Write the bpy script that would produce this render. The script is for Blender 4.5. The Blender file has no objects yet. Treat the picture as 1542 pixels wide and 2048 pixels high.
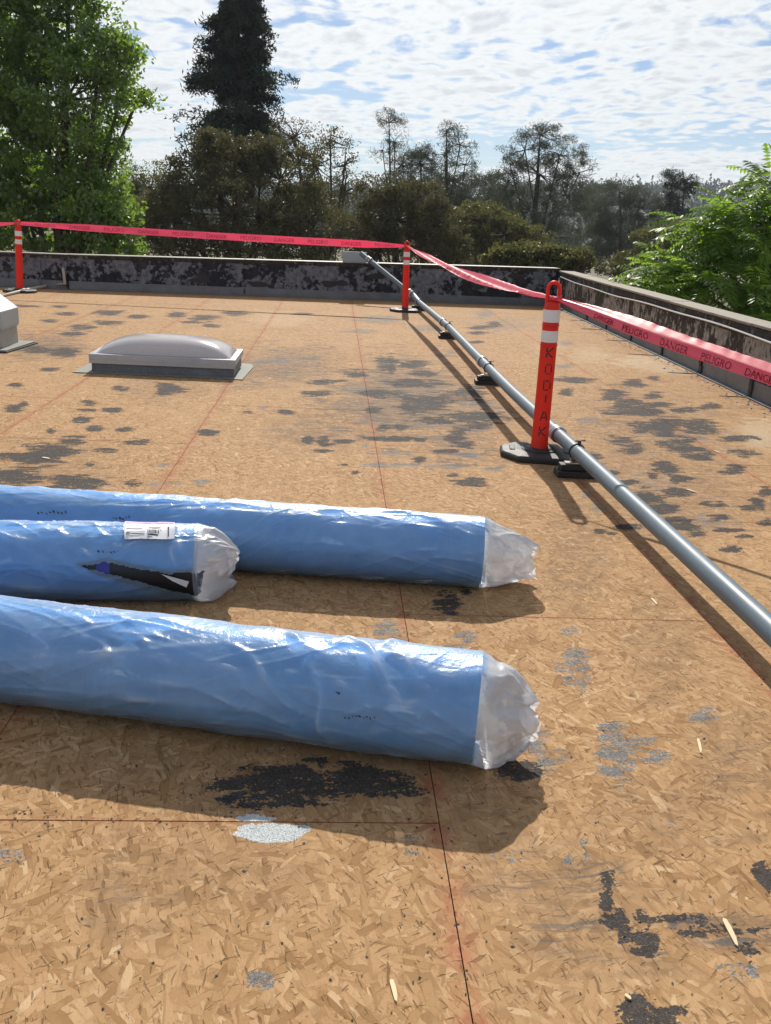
import bpy, math, random
import numpy as np
from mathutils import Vector, Matrix, Quaternion

random.seed(7); RNG = np.random.default_rng(11)
SC = bpy.context.scene
COL = SC.collection
rad = math.radians

# ------------------------------------------------------------------ camera
# world frame: z = normal of the roof deck, y = along the long board seams
PITCH, ROLL, YAW = 0.33057452, -0.05603252, 0.07187128
CAM = np.array([-0.30937, 0.0, 1.44283]); FPX = 1700.0
def cam_basis():
    cp, sp = math.cos(PITCH), math.sin(PITCH); cy, sy = math.cos(YAW), math.sin(YAW); cr, sr = math.cos(ROLL), math.sin(ROLL)
    F = np.array([sy*cp, cy*cp, -sp]); R = np.array([cy, -sy, 0.0]); D = np.cross(F, R)
    return cr*R + sr*D, -sr*R + cr*D, F
CR, CD, CF = cam_basis()
cam = bpy.data.cameras.new('camera'); camo = bpy.data.objects.new('camera', cam); COL.objects.link(camo)
cam.sensor_fit = 'VERTICAL'; cam.sensor_height = 24; cam.lens = 24*FPX/2048; cam.clip_start = 0.05; cam.clip_end = 6000
M = Matrix(((CR[0], -CD[0], -CF[0]), (CR[1], -CD[1], -CF[1]), (CR[2], -CD[2], -CF[2]))).to_4x4(); M.translation = Vector(CAM)
camo.matrix_world = M; SC.camera = camo
UP = -CD*math.cos(rad(21.2)) - CF*math.sin(rad(21.2))        # gravity's up: the roof drains a little

def ray(u, v): return CF + (u-771)/FPX*CR + (v-1024)/FPX*CD
def onz(u, v, z=0.0):
    d = ray(u, v); return CAM + (z-CAM[2])/d[2]*d
def ony(u, v, y):
    d = ray(u, v); return CAM + (y-CAM[1])/d[1]*d
def proj(P):
    q = np.asarray(P, float) - CAM; w = q@CF
    return 771+FPX*(q@CR)/w, 1024+FPX*(q@CD)/w, w

# ------------------------------------------------------------------ world, sun, exposure
SUN_EL, SUN_AZ = rad(40.0), rad(2.5)                         # azimuth to the right of +y
sdir = np.array([math.sin(SUN_AZ)*math.cos(SUN_EL), math.cos(SUN_AZ)*math.cos(SUN_EL), math.sin(SUN_EL)])
sl = bpy.data.lights.new('sun', 'SUN'); sl.energy = 5.0; sl.angle = rad(0.6); sl.color = (1.0, 0.93, 0.83)
so = bpy.data.objects.new('sun', sl); COL.objects.link(so)
so.rotation_euler = Vector(-sdir).to_track_quat('-Z', 'Y').to_euler(); so.location = (0, 0, 30)
SC.view_settings.view_transform = 'Standard'; SC.view_settings.look = 'None'
SC.cycles.max_bounces = 8; SC.cycles.diffuse_bounces = 3; SC.cycles.glossy_bounces = 3; SC.cycles.transmission_bounces = 5; SC.cycles.transparent_max_bounces = 12; SC.cycles.caustics_reflective = False; SC.cycles.caustics_refractive = False
SC.view_settings.exposure = 0.15; SC.view_settings.gamma = 1.0; SC.view_settings.use_curve_mapping = False

W = bpy.data.worlds.new('World'); SC.world = W; W.use_nodes = True

class NT:
    """small node-tree builder"""
    def __init__(s, nt): s.nt = nt; s.N = nt.nodes; s.L = nt.links
    def n(s, typ, ins=None, **kw):
        o = s.N.new(typ)
        for k, v in kw.items(): setattr(o, k, v)
        if ins:
            for k, v in ins.items(): s.put(o.inputs[k], v)
        return o
    def put(s, sock, v):
        if isinstance(v, bpy.types.NodeSocket): s.L.new(v, sock)
        elif isinstance(v, bpy.types.Node): s.L.new(v.outputs[0], sock)
        else:
            if sock.type == 'RGBA' and len(v) == 3: v = (*v, 1)
            sock.default_value = v
    def math(s, op, a, b=0.0, c=0.0, clamp=False):
        o = s.n('ShaderNodeMath', {0: a, 1: b, 2: c}, operation=op); o.use_clamp = clamp; return o.outputs[0]
    def vm(s, op, a, b=(0, 0, 0)):
        o = s.n('ShaderNodeVectorMath', {0: a, 1: b}, operation=op)
        return o.outputs['Value'] if op in ('DOT_PRODUCT', 'LENGTH', 'DISTANCE') else o.outputs[0]
    def mix(s, f, a, b, blend='MIX'):
        o = s.n('ShaderNodeMix', data_type='RGBA', blend_type=blend); s.put(o.inputs[0], f); s.put(o.inputs[6], a); s.put(o.inputs[7], b); return o.outputs[2]
    def ss(s, x, lo, hi, a=0.0, b=1.0):
        o = s.n('ShaderNodeMapRange', {0: x, 1: lo, 2: hi, 3: a, 4: b}, interpolation_type='SMOOTHSTEP'); return o.outputs[0]
    def noise(s, vec, scale, detail=3, rough=0.5, dist=0.0, dim='3D'):
        o = s.n('ShaderNodeTexNoise', {'Vector': vec, 'Scale': scale, 'Detail': detail, 'Roughness': rough, 'Distortion': dist}, noise_dimensions=dim); return o.outputs[0]
    def ramp(s, f, stops):
        o = s.n('ShaderNodeValToRGB', {0: f}); e = o.color_ramp.elements
        while len(e) < len(stops): e.new(0.5)
        for k, (p, c) in enumerate(stops): e[k].position = p; e[k].color = (*c, 1)
        return o.outputs[0]
    def attr(s, name): return s.n('ShaderNodeAttribute', attribute_name=name).outputs['Fac']
    def comb(s, x, y, z): return s.n('ShaderNodeCombineXYZ', {0: x, 1: y, 2: z}).outputs[0]

def build_world():
    t = NT(W.node_tree); t.N.clear()
    out = t.n('ShaderNodeOutputWorld')
    sky = t.n('ShaderNodeTexSky', sky_type='NISHITA'); sky.sun_disc = False
    sky.sun_elevation = SUN_EL; sky.sun_rotation = SUN_AZ; sky.altitude = 300; sky.air_density = 1.0; sky.dust_density = 0.4; sky.ozone_density = 1.5
    d = t.n('ShaderNodeTexCoord').outputs['Generated']
    fw = np.array([0.0, 1, 0]) - UP*UP[1]; fw /= np.linalg.norm(fw); rt = np.cross(fw, UP)
    z = t.vm('DOT_PRODUCT', d, tuple(UP)); x = t.vm('DOT_PRODUCT', d, tuple(rt)); y = t.vm('DOT_PRODUCT', d, tuple(fw))
    zz = t.math('ADD', t.math('MAXIMUM', z, 0.0), 0.135)
    P = t.comb(t.math('DIVIDE', x, zz), t.math('MULTIPLY', t.math('DIVIDE', y, zz), 0.85), 0.0)
    warp = t.n('ShaderNodeTexNoise', {'Vector': P, 'Scale': 1.8, 'Detail': 2})
    Pw = t.vm('ADD', P, t.vm('MULTIPLY', t.vm('SUBTRACT', warp.outputs['Color'], (.5, .5, .5)), (.30, .30, 0)))
    puff = t.noise(Pw, 8.0, 5, 0.55)
    cell = t.n('ShaderNodeTexVoronoi', {'Vector': Pw, 'Scale': 9.5, 'Smoothness': 0.5}, feature='SMOOTH_F1').outputs[0]
    big = t.noise(P, 1.5, 4, 0.55)
    dens = t.math('ADD', t.math('MULTIPLY', puff, 1.25), t.math('SUBTRACT', t.math('MULTIPLY', big, 1.25), t.math('MULTIPLY', cell, 0.60)))
    # low in the sky one looks through more cloud: the cover closes up there, and opens overhead
    dens = t.math('SUBTRACT', dens, t.ss(z, 0.10, 0.80, 0.0, 0.22))
    # clear blue streaks close to the horizon
    streak = t.noise(t.comb(t.math('MULTIPLY', x, 2.2), t.math('MULTIPLY', z, 30.0), 2.7), 1.0, 4, 0.5)
    low = t.ss(z, 0.02, 0.10, 1.0, 0.0)
    dens = t.math('SUBTRACT', dens, t.math('MULTIPLY', low, t.ss(streak, 0.40, 0.60, 0.40, -0.12)))
    cov = t.ss(dens, 0.58, 0.92)
    shade = t.ss(dens, 0.95, 1.40)
    fine = t.noise(Pw, 24.0, 3, 0.6)
    ccol = t.mix(t.math('ADD', t.math('MULTIPLY', shade, 0.8), t.math('MULTIPLY', t.math('SUBTRACT', fine, 0.5), 1.2), clamp=True), (0.84, 0.86, 0.865), (0.57, 0.61, 0.645))
    skyc = t.vm('MULTIPLY', sky.outputs[0], (0.060, 0.067, 0.078))
    hz = t.ss(z, -0.02, 0.05, 1.0, 0.0)
    skyc = t.mix(t.math('MULTIPLY', hz, 0.45), skyc, (0.60, 0.72, 0.83))
    glow = t.math('ADD', 0.84, t.math('MULTIPLY', 0.36, t.math('POWER', t.math('MAXIMUM', t.vm('DOT_PRODUCT', d, tuple(sdir)), 0.0), 4.0)))   # clouds scatter forward
    ccol = t.vm('MULTIPLY', ccol, t.comb(glow, glow, glow))
    col = t.mix(t.math('MULTIPLY', cov, 0.95), skyc, ccol)
    bg = t.n('ShaderNodeBackground', {'Color': col, 'Strength': 1.0})
    t.L.new(bg.outputs[0], out.inputs[0])
build_world()

# ------------------------------------------------------------------ helpers
def tag(o, label=None, cat=None, group=None, kind=None):
    if label: o['label'] = label
    if cat: o['category'] = cat
    if group: o['group'] = group
    if kind: o['kind'] = kind
    return o
def empty(name, loc=(0, 0, 0)):
    o = bpy.data.objects.new(name, None); COL.objects.link(o); o.location = loc; o.empty_display_size = 0.1; return o
def link(name, me, parent=None, loc=None):
    o = bpy.data.objects.new(name, me); COL.objects.link(o)
    if parent is not None:
        o.parent = parent
        if parent.type == 'EMPTY' or True: o.matrix_parent_inverse = Matrix.Translation(-parent.location)
    if loc is not None: o.location = loc
    return o
class MB:
    def __init__(s): s.v = []; s.f = []; s.m = []; s.k = 0
    def add(s, vs, fs, m=None):
        b = len(s.v); s.v += [tuple(map(float, p)) for p in vs]; s.f += [tuple(b+i for i in f) for f in fs]; s.m += [s.k if m is None else m]*len(fs)
    def box(s, c, d, ax=None, m=None):
        c = np.asarray(c, float); ax = np.eye(3) if ax is None else np.asarray(ax, float); d = np.asarray(d)/2
        P = [c + sx*d[0]*ax[0] + sy*d[1]*ax[1] + sz*d[2]*ax[2] for sx in (-1, 1) for sy in (-1, 1) for sz in (-1, 1)]
        s.add(P, [(0, 1, 3, 2), (4, 6, 7, 5), (0, 4, 5, 1), (2, 3, 7, 6), (0, 2, 6, 4), (1, 5, 7, 3)], m)
    def tube(s, pts, rs, n=12, cap=True, m=None):
        pts = [np.asarray(p, float) for p in pts]
        if np.isscalar(rs): rs = [rs]*len(pts)
        vs = []; prev = None
        for i, p in enumerate(pts):
            a = pts[max(i-1, 0)]; b = pts[min(i+1, len(pts)-1)]; t = b-a; t /= np.linalg.norm(t)+1e-12
            if prev is None:
                prev = np.cross(t, [0, 0, 1.0] if abs(t[2]) < .9 else [1.0, 0, 0])
            e = prev - t*(prev@t); e /= np.linalg.norm(e)+1e-12; prev = e; g = np.cross(t, e)
            for k in range(n):
                an = 2*math.pi*k/n; vs.append(p + rs[i]*(math.cos(an)*e + math.sin(an)*g))
        fs = [(i*n+k, i*n+(k+1) % n, (i+1)*n+(k+1) % n, (i+1)*n+k) for i in range(len(pts)-1) for k in range(n)]
        if cap: fs += [tuple(range(n-1, -1, -1)), tuple((len(pts)-1)*n+k for k in range(n))]
        s.add(vs, fs, m)
    def lathe(s, prof, n=32, c=(0, 0, 0), m=None):
        vs = [(c[0]+r*math.cos(2*math.pi*k/n), c[1]+r*math.sin(2*math.pi*k/n), c[2]+z) for r, z in prof for k in range(n)]
        fs = [(i*n+k, i*n+(k+1) % n, (i+1)*n+(k+1) % n, (i+1)*n+k) for i in range(len(prof)-1) for k in range(n)]
        fs += [tuple(range(n-1, -1, -1)), tuple((len(prof)-1)*n+k for k in range(n))]
        s.add(vs, fs, m)
    def prism(s, poly, z0, z1, m=None):
        n = len(poly); vs = [(x, y, z0) for x, y in poly] + [(x, y, z1) for x, y in poly]
        s.add(vs, [tuple(range(n-1, -1, -1)), tuple(range(n, 2*n))] + [(k, (k+1) % n, n+(k+1) % n, n+k) for k in range(n)], m)
    def build(s, name, mats, parent=None, smooth=False, bevel=0.0, org=None):
        me = bpy.data.meshes.new(name); V = np.array(s.v)
        if org is not None: V = V - np.asarray(org)
        me.from_pydata(V.tolist(), [], s.f)
        for mt in (mats if isinstance(mats, (list, tuple)) else [mats]): me.materials.append(mt)
        me.polygons.foreach_set('material_index', s.m)
        if smooth:
            me.polygons.foreach_set('use_smooth', [True]*len(s.f))
            me.set_sharp_from_angle(angle=rad(38))
        o = link(name, me, parent)
        if org is not None and parent is None: o.location = org
        if bevel:
            b = o.modifiers.new('bevel', 'BEVEL'); b.width = bevel; b.segments = 2; b.limit_method = 'ANGLE'; b.angle_limit = rad(40)
        return o
def grid_mesh(name, V, nu, nv, mats, parent=None, closed=False, keep=None, smooth=True, midx=None):
    """V: (nu*nv,3), index i*nv+j; closed wraps j"""
    i, j = np.meshgrid(np.arange(nu-1), np.arange(nv if closed else nv-1), indexing='ij'); i = i.ravel(); j = j.ravel(); j2 = (j+1) % nv
    F = np.stack([i*nv+j, (i+1)*nv+j, (i+1)*nv+j2, i*nv+j2], 1)
    if keep is not None: kf = keep[F].all(1); F = F[kf]; midx = midx[kf] if midx is not None else None
    return quads(name, V, F, mats, parent, smooth, midx)
def quads(name, V, F, mats, parent=None, smooth=False, midx=None):
    me = bpy.data.meshes.new(name); n = len(F); k = F.shape[1]
    me.vertices.add(len(V)); me.vertices.foreach_set('co', np.asarray(V, np.float32).ravel())
    me.loops.add(n*k); me.loops.foreach_set('vertex_index', F.astype(np.int32).ravel())
    me.polygons.add(n); me.polygons.foreach_set('loop_start', np.arange(0, n*k, k, dtype=np.int32)); me.polygons.foreach_set('loop_total', np.full(n, k, np.int32))
    for mt in (mats if isinstance(mats, (list, tuple)) else [mats]): me.materials.append(mt)
    if midx is not None: me.polygons.foreach_set('material_index', midx.astype(np.int32))
    me.update(calc_edges=True)
    if smooth: me.polygons.foreach_set('use_smooth', np.ones(n, bool))
    me.validate()
    return link(name, me, parent)

def _hash(ix, iy, seed):
    h = (ix.astype(np.int64)*374761393 + iy.astype(np.int64)*668265263 + seed*974711) & 0xffffffff
    h = ((h ^ (h >> 13))*1274126177) & 0xffffffff
    return ((h ^ (h >> 16)) & 0xffffff)/float(0xffffff)
def vnoise(x, y, seed=0):
    ix = np.floor(x); iy = np.floor(y); fx = x-ix; fy = y-iy; fx = fx*fx*fx*(fx*(fx*6-15)+10); fy = fy*fy*fy*(fy*(fy*6-15)+10)
    a = _hash(ix, iy, seed); b = _hash(ix+1, iy, seed); c = _hash(ix, iy+1, seed); d = _hash(ix+1, iy+1, seed)
    return (a*(1-fx)+b*fx)*(1-fy) + (c*(1-fx)+d*fx)*fy          # 0..1
def fbm(x, y, seed=0, o=4):
    s = 0; a = 0.5; t = 0
    for k in range(o): s = s + a*vnoise(x*2**k, y*2**k, seed+k*17); t += a; a *= .5
    return s/t
def ridge(x, y, seed=0): return 1 - np.abs(2*vnoise(x, y, seed)-1)

# ------------------------------------------------------------------ materials
def mat(name, fn):
    m = bpy.data.materials.new(name); m.use_nodes = True; t = NT(m.node_tree); t.N.clear()
    out = t.n('ShaderNodeOutputMaterial'); r = fn(t); t.L.new(r if isinstance(r, bpy.types.NodeSocket) else r.outputs[0], out.inputs[0]); return m
def bump(t, h, dist=0.002, strength=1.0):
    return t.n('ShaderNodeBump', {'Height': h, 'Distance': dist, 'Strength': strength}).outputs[0]
def principled(t, col, rough=0.6, normal=None, metal=0.0, spec=0.5, **kw):
    ins = {'Base Color': col, 'Roughness': rough, 'Metallic': metal, 'Specular IOR Level': spec}
    if normal is not None: ins['Normal'] = normal
    ins.update(kw); return t.n('ShaderNodeBsdfPrincipled', ins).outputs[0]
def POS(t): return t.n('ShaderNodeNewGeometry').outputs['Position']

def simple(name, col, rough=0.5, var=0.15, scale=8.0, metal=0.0, spec=0.5, bmp=0.0, **kw):
    def fn(t):
        n = t.noise(POS(t), scale, 4, 0.6); n2 = t.noise(POS(t), scale*9, 2, 0.5)
        f = t.math('ADD', t.math('MULTIPLY', n, 0.7), t.math('MULTIPLY', n2, 0.3))
        c = t.mix(f, tuple(max(0, x*(1-2*var)) for x in col), tuple(min(1, x*(1+2*var)) for x in col))
        return principled(t, c, t.math('ADD', t.math('MULTIPLY', t.math('SUBTRACT', n, 0.5), 0.25), rough), bump(t, n2, bmp) if bmp else None, metal, spec, **kw)
    return mat(name, fn)

def osb_fn(t):
    uv = t.n('ShaderNodeUVMap', uv_map='UVMap').outputs[0]
    wn = t.n('ShaderNodeTexNoise', {'Vector': uv, 'Scale': 5.0, 'Detail': 2})
    uvw = t.vm('ADD', uv, t.vm('MULTIPLY', t.vm('SUBTRACT', wn.outputs['Color'], (.5, .5, .5)), (.014, .014, 0)))
    best = None; colr = None; edge = None
    layers = [(0.12, 44, 12, 0.0), (0.75, 60, 15, 3.1), (-0.45, 50, 13, 7.7), (1.35, 66, 18, 1.3), (-1.05, 58, 16, 5.9), (0.38, 88, 22, 9.2)]
    for k, (ang, sx, sy, off) in enumerate(layers):
        mp = t.n('ShaderNodeMapping', {'Vector': uvw, 'Rotation': (0, 0, ang), 'Scale': (1/sx, 1/sy, 1), 'Location': (off, off*1.7, 0)}, vector_type='TEXTURE')
        v = t.n('ShaderNodeTexVoronoi', {'Vector': mp.outputs[0], 'Scale': 1.0, 'Randomness': 1.0}, voronoi_dimensions='2D', distance='CHEBYCHEV')
        sep = t.n('ShaderNodeSeparateColor', {0: v.outputs['Color']})
        pri, tone = sep.outputs[0], sep.outputs[1]
        ed = t.ss(v.outputs['Distance'], 0.38, 0.56)
        if best is None: best, colr, edge = pri, tone, ed
        else:
            g = t.math('GREATER_THAN', pri, best)
            colr = t.n('ShaderNodeMix', {0: g, 2: colr, 3: tone}).outputs[0]
            edge = t.n('ShaderNodeMix', {0: g, 2: edge, 3: ed}).outputs[0]
            best = t.math('MAXIMUM', pri, best)
    base = t.ramp(colr, [(0.0, (0.255, 0.142, 0.062)), (0.12, (0.330, 0.194, 0.089)), (0.45, (0.390, 0.236, 0.115)), (0.80, (0.432, 0.270, 0.138)), (0.96, (0.472, 0.305, 0.163)), (1.0, (0.54, 0.375, 0.22))])
    gr = t.n('ShaderNodeMapping', {'Vector': uv, 'Scale': (1/420, 1/26, 1), 'Rotation': (0, 0, 0.2)}, vector_type='TEXTURE')
    grain = t.noise(gr.outputs[0], 1.0, 2, 0.6)
    base = t.mix(t.math('MULTIPLY', t.ss(grain, 0.35, 0.75), 0.22), base, (0.20, 0.105, 0.045))
    # dark slivers: shadow in the gaps under lifted strands, put into the colour
    sl1 = t.n('ShaderNodeMapping', {'Vector': t.vm('ADD', uv, t.vm('MULTIPLY', wn.outputs['Color'], (.10, .10, 0))), 'Scale': (1/20, 1/110, 1), 'Rotation': (0, 0, 0.5)}, vector_type='TEXTURE')
    sl2 = t.n('ShaderNodeMapping', {'Vector': t.vm('ADD', uv, t.vm('MULTIPLY', wn.outputs['Color'], (.12, .12, 0))), 'Scale': (1/110, 1/20, 1), 'Rotation': (0, 0, 0.35), 'Location': (4, 9, 0)}, vector_type='TEXTURE')
    slv = t.math('MAXIMUM', t.ss(t.noise(sl1.outputs[0], 1.0, 2, 0.5), 0.645, 0.70), t.ss(t.noise(sl2.outputs[0], 1.0, 2, 0.5), 0.63, 0.69))
    base = t.mix(t.math('MULTIPLY', slv, 0.60), base, (0.085, 0.042, 0.018))
    base = t.mix(t.math('MULTIPLY', t.math('MULTIPLY', edge, t.ss(best, 0.55, 1.0)), 0.38), base, (0.16, 0.083, 0.034))
    fl = t.noise(uv, 150, 3, 0.65); base = t.mix(t.math('MULTIPLY', t.ss(fl, 0.55, 0.72), 0.45), base, (0.17, 0.088, 0.036))
    # weathering: broad tone shifts and greyish wear
    P = POS(t)
    w1 = t.noise(P, 0.9, 5, 0.6); w2 = t.noise(P, 3.3, 5, 0.62)
    base = t.mix(t.math('MULTIPLY', t.ss(w1, 0.42, 0.72), 0.34), base, (0.44, 0.285, 0.15))
    base = t.mix(t.math('MULTIPLY', t.ss(w2, 0.55, 0.78), 0.40), base, (0.25, 0.18, 0.115))
    dirt = t.attr('dirt')
    dn = t.noise(P, 14, 4, 0.65)
    fibd = t.n('ShaderNodeMapping', {'Vector': P, 'Scale': (1/5, 1/30, 1), 'Rotation': (0, 0, 0.1)}, vector_type='TEXTURE').outputs[0]
    base = t.mix(t.math('MULTIPLY', t.math('MULTIPLY', dirt, t.ss(t.math('ADD', t.math('MULTIPLY', dn, 0.5), t.math('MULTIPLY', t.noise(fibd, 1.0, 5, 0.65), 0.5)), 0.36, 0.62)), 0.88), base, (0.135, 0.086, 0.054))
    pale = t.attr('pale')
    base = t.mix(t.math('MULTIPLY', pale, t.math('ADD', 0.25, t.math('MULTIPLY', dn, 0.7))), base, (0.52, 0.42, 0.29))
    red = t.attr('red')
    base = t.mix(t.math('MULTIPLY', t.math('MULTIPLY', red, t.ss(t.noise(P, 9, 4, 0.7), 0.36, 0.66)), 0.70), base, (0.33, 0.082, 0.050))
    # grey granular residue
    fib = t.n('ShaderNodeMapping', {'Vector': P, 'Scale': (1/7, 1/34, 1), 'Rotation': (0, 0, 0.12)}, vector_type='TEXTURE')
    fn1 = t.noise(fib.outputs[0], 1.0, 5, 0.7); fn2 = t.noise(P, 26, 5, 0.68); fn3 = t.noise(P, 120, 3, 0.6)
    brk = t.math('ADD', t.math('MULTIPLY', fn1, 0.85), t.math('ADD', t.math('MULTIPLY', fn2, 0.50), t.math('ADD', t.math('MULTIPLY', fn3, 0.55), t.math('MULTIPLY', colr, 0.16))))   # ~0.87 mean
    gray = t.attr('gray'); gm = t.math('MULTIPLY', t.ss(gray, 0.0, 0.16), t.ss(t.math('ADD', t.math('MULTIPLY', gray, 0.50), t.math('MULTIPLY', t.math('SUBTRACT', brk, 1.03), 2.3)), 0.28, 0.46))
    speck = t.noise(P, 330, 2, 0.6)
    gcol = t.ramp(t.math('ADD', t.math('MULTIPLY', speck, 0.6), t.math('MULTIPLY', fn2, 0.4)), [(0.36, (0.026, 0.029, 0.032)), (0.47, (0.10, 0.108, 0.112)), (0.58, (0.21, 0.22, 0.22)), (0.72, (0.45, 0.46, 0.45))])
    base = t.mix(t.math('MULTIPLY', gm, 0.90), base, gcol)
    drag = t.n('ShaderNodeMapping', {'Vector': t.vm('ADD', P, t.vm('MULTIPLY', wn.outputs['Color'], (.12, .12, 0))), 'Scale': (1/3.2, 1/52, 1), 'Rotation': (0, 0, 0.10)}, vector_type='TEXTURE').outputs[0]
    drag2 = t.n('ShaderNodeMapping', {'Vector': P, 'Scale': (1/11, 1/120, 1), 'Rotation': (0, 0, 0.05), 'Location': (3, 5, 0)}, vector_type='TEXTURE').outputs[0]
    dg = t.math('MAXIMUM', t.ss(t.math('ADD', t.noise(drag, 1.0, 5, 0.68), t.math('MULTIPLY', dirt, 0.16)), 0.615, 0.70), t.math('MULTIPLY', 0.8, t.ss(t.math('ADD', t.noise(drag2, 1.0, 4, 0.65), t.math('MULTIPLY', dirt, 0.14)), 0.66, 0.74)))
    base = t.mix(t.math('MULTIPLY', t.math('MULTIPLY', dg, t.ss(dirt, 0.30, 0.72)), 0.85), base, t.mix(speck, (0.030, 0.030, 0.031), (0.16, 0.155, 0.15)))
    tar = t.attr('tar'); tm = t.math('MULTIPLY', t.ss(tar, 0.0, 0.16), t.ss(t.math('ADD', t.math('MULTIPLY', tar, 0.72), t.math('MULTIPLY', t.math('SUBTRACT', brk, 1.03), 2.3)), 0.26, 0.42))
    tcol = t.ramp(t.math('ADD', t.math('MULTIPLY', speck, 0.7), t.math('MULTIPLY', fn2, 0.3)), [(0.36, (0.012, 0.0125, 0.014)), (0.52, (0.034, 0.035, 0.038)), (0.72, (0.11, 0.112, 0.115))])
    base = t.mix(t.math('MULTIPLY', tm, 0.93), base, tcol)
    mineral = t.attr('mineral'); mm = t.ss(t.math('ADD', t.math('MULTIPLY', mineral, 0.9), t.math('SUBTRACT', brk, 1.03)), 0.38, 0.44)
    base = t.mix(mm, base, t.ramp(speck, [(0.32, (0.20, 0.22, 0.23)), (0.5, (0.42, 0.46, 0.47)), (0.7, (0.66, 0.70, 0.69))]))
    h = t.math('ADD', t.math('MULTIPLY', colr, 0.5), t.math('ADD', t.math('MULTIPLY', slv, -0.9), t.math('MULTIPLY', speck, t.math('ADD', 0.15, t.math('MULTIPLY', tm, 0.6)))))
    return principled(t, base, 0.80, bump(t, h, 0.0016, 0.9), spec=0.12)
M_OSB = mat('osb_board', osb_fn)

def leaf_mat(name, c1, c2, trans, tf=0.45, scale=1.1, gloss=0.0):
    def fn(t):
        P = POS(t); n = t.noise(P, scale, 3, 0.6); n2 = t.noise(P, scale*11, 2, 0.5)
        f = t.ss(t.math('ADD', t.math('MULTIPLY', n, 0.6), t.math('MULTIPLY', n2, 0.4)), 0.34, 0.66)
        c = t.mix(f, c1, c2); tc = t.mix(f, tuple(x*.75 for x in trans), trans)
        d = t.n('ShaderNodeBsdfDiffuse', {'Color': c}).outputs[0]; tr = t.n('ShaderNodeBsdfTranslucent', {'Color': tc}).outputs[0]
        s = t.n('ShaderNodeMixShader', {0: tf, 1: d, 2: tr}).outputs[0]
        if gloss:
            g = t.n('ShaderNodeBsdfGlossy', {'Color': (1, 1, 1), 'Roughness': 0.38}).outputs[0]
            s = t.n('ShaderNodeMixShader', {0: gloss, 1: s, 2: g}).outputs[0]
        return s
    return mat(name, fn)
M_LEAF_L = leaf_mat('leaf_broad', (0.050, 0.090, 0.018), (0.110, 0.165, 0.030), (0.30, 0.48, 0.050), 0.53, 0.8, 0.05)
M_LEAF_OAK = leaf_mat('leaf_oak', (0.046, 0.044, 0.022), (0.098, 0.086, 0.038), (0.16, 0.15, 0.05), 0.38, 0.7, 0.03)
M_LEAF_OLIVE = leaf_mat('leaf_olive', (0.045, 0.050, 0.018), (0.10, 0.095, 0.032), (0.20, 0.20, 0.05), 0.42, 0.9, 0.03)
M_LEAF_CON = leaf_mat('needle_dark', (0.012, 0.022, 0.015), (0.028, 0.046, 0.028), (0.04, 0.07, 0.035), 0.25, 0.8, 0.02)
M_LEAF_PINE = leaf_mat('needle_grey', (0.052, 0.064, 0.046), (0.100, 0.112, 0.080), (0.12, 0.14, 0.09), 0.35, 0.8)
M_LEAF_FROND = leaf_mat('leaf_frond', (0.060, 0.120, 0.018), (0.140, 0.225, 0.034), (0.36, 0.58, 0.045), 0.52, 1.6, 0.03)
M_LEAF_FAR = leaf_mat('leaf_far', (0.040, 0.055, 0.045), (0.075, 0.095, 0.070), (0.08, 0.10, 0.07), 0.3, 0.06)
M_BARK = simple('bark', (0.075, 0.055, 0.040), 0.9, 0.3, 14, bmp=0.004)
M_BARK_PALE = simple('bark_grey', (0.10, 0.085, 0.07), 0.9, 0.3, 14, bmp=0.004)
M_GROUND = simple('dry_grass', (0.11, 0.095, 0.05), 0.95, 0.25, 0.3)
M_HILL = simple('wooded_hill', (0.045, 0.060, 0.045), 0.95, 0.3, 0.03)

def peel_fn(dark, mid, light, thr, sc=2.2, streak=1.0):
    def fn(t):
        P = POS(t)
        mp = t.n('ShaderNodeMapping', {'Vector': P, 'Scale': (1, 1, streak)}).outputs[0]
        a = t.noise(mp, sc, 7, 0.66, 0.5); b = t.noise(mp, sc*5, 5, 0.65); c = t.noise(P, sc*30, 3, 0.6)
        f = t.math('ADD', t.math('MULTIPLY', a, 0.72), t.math('MULTIPLY', b, 0.30))
        m = t.ss(f, thr, thr+0.035)
        g = t.mix(t.ss(b, 0.3, 0.72), mid, light)
        d = t.mix(t.ss(b, 0.35, 0.7), tuple(x*.55 for x in dark), tuple(x*1.7 for x in dark))
        col = t.mix(m, d, g)
        col = t.mix(t.math('MULTIPLY', t.ss(c, 0.56, 0.72), 0.35), col, mid)
        return principled(t, col, 0.75, bump(t, t.math('ADD', m, t.math('MULTIPLY', c, 0.35)), 0.004), spec=0.3)
    return fn
M_WALL_REAR = mat('peeling_black_felt', peel_fn((0.015, 0.017, 0.025), (0.075, 0.082, 0.105), (0.19, 0.205, 0.25), 0.495, 2.6))
M_WALL_RIGHT = mat('mottled_concrete', peel_fn((0.040, 0.033, 0.028), (0.17, 0.155, 0.14), (0.36, 0.335, 0.31), 0.50, 3.4, 0.75))
M_COPING = simple('coping_concrete', (0.27, 0.245, 0.20), 0.85, 0.35, 9, bmp=0.003)
M_COPING_METAL = simple('coping_edge', (0.20, 0.185, 0.155), 0.5, 0.25, 6)
M_COPING_DARK = mat('coping_dark', peel_fn((0.030, 0.027, 0.026), (0.07, 0.065, 0.06), (0.16, 0.15, 0.135), 0.55, 4.0))
M_FLASH = simple('galvanised_flashing', (0.150, 0.165, 0.185), 0.5, 0.40, 4.5, metal=0.35)
M_TARBLACK = simple('tar_black', (0.018, 0.018, 0.020), 0.6, 0.3, 20, bmp=0.003)
M_STRIP = simple('lap_strip', (0.40, 0.36, 0.29), 0.7, 0.3, 12)
M_STUCCO = simple('outer_stucco', (0.45, 0.42, 0.36), 0.9, 0.1, 5, bmp=0.003)
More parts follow.
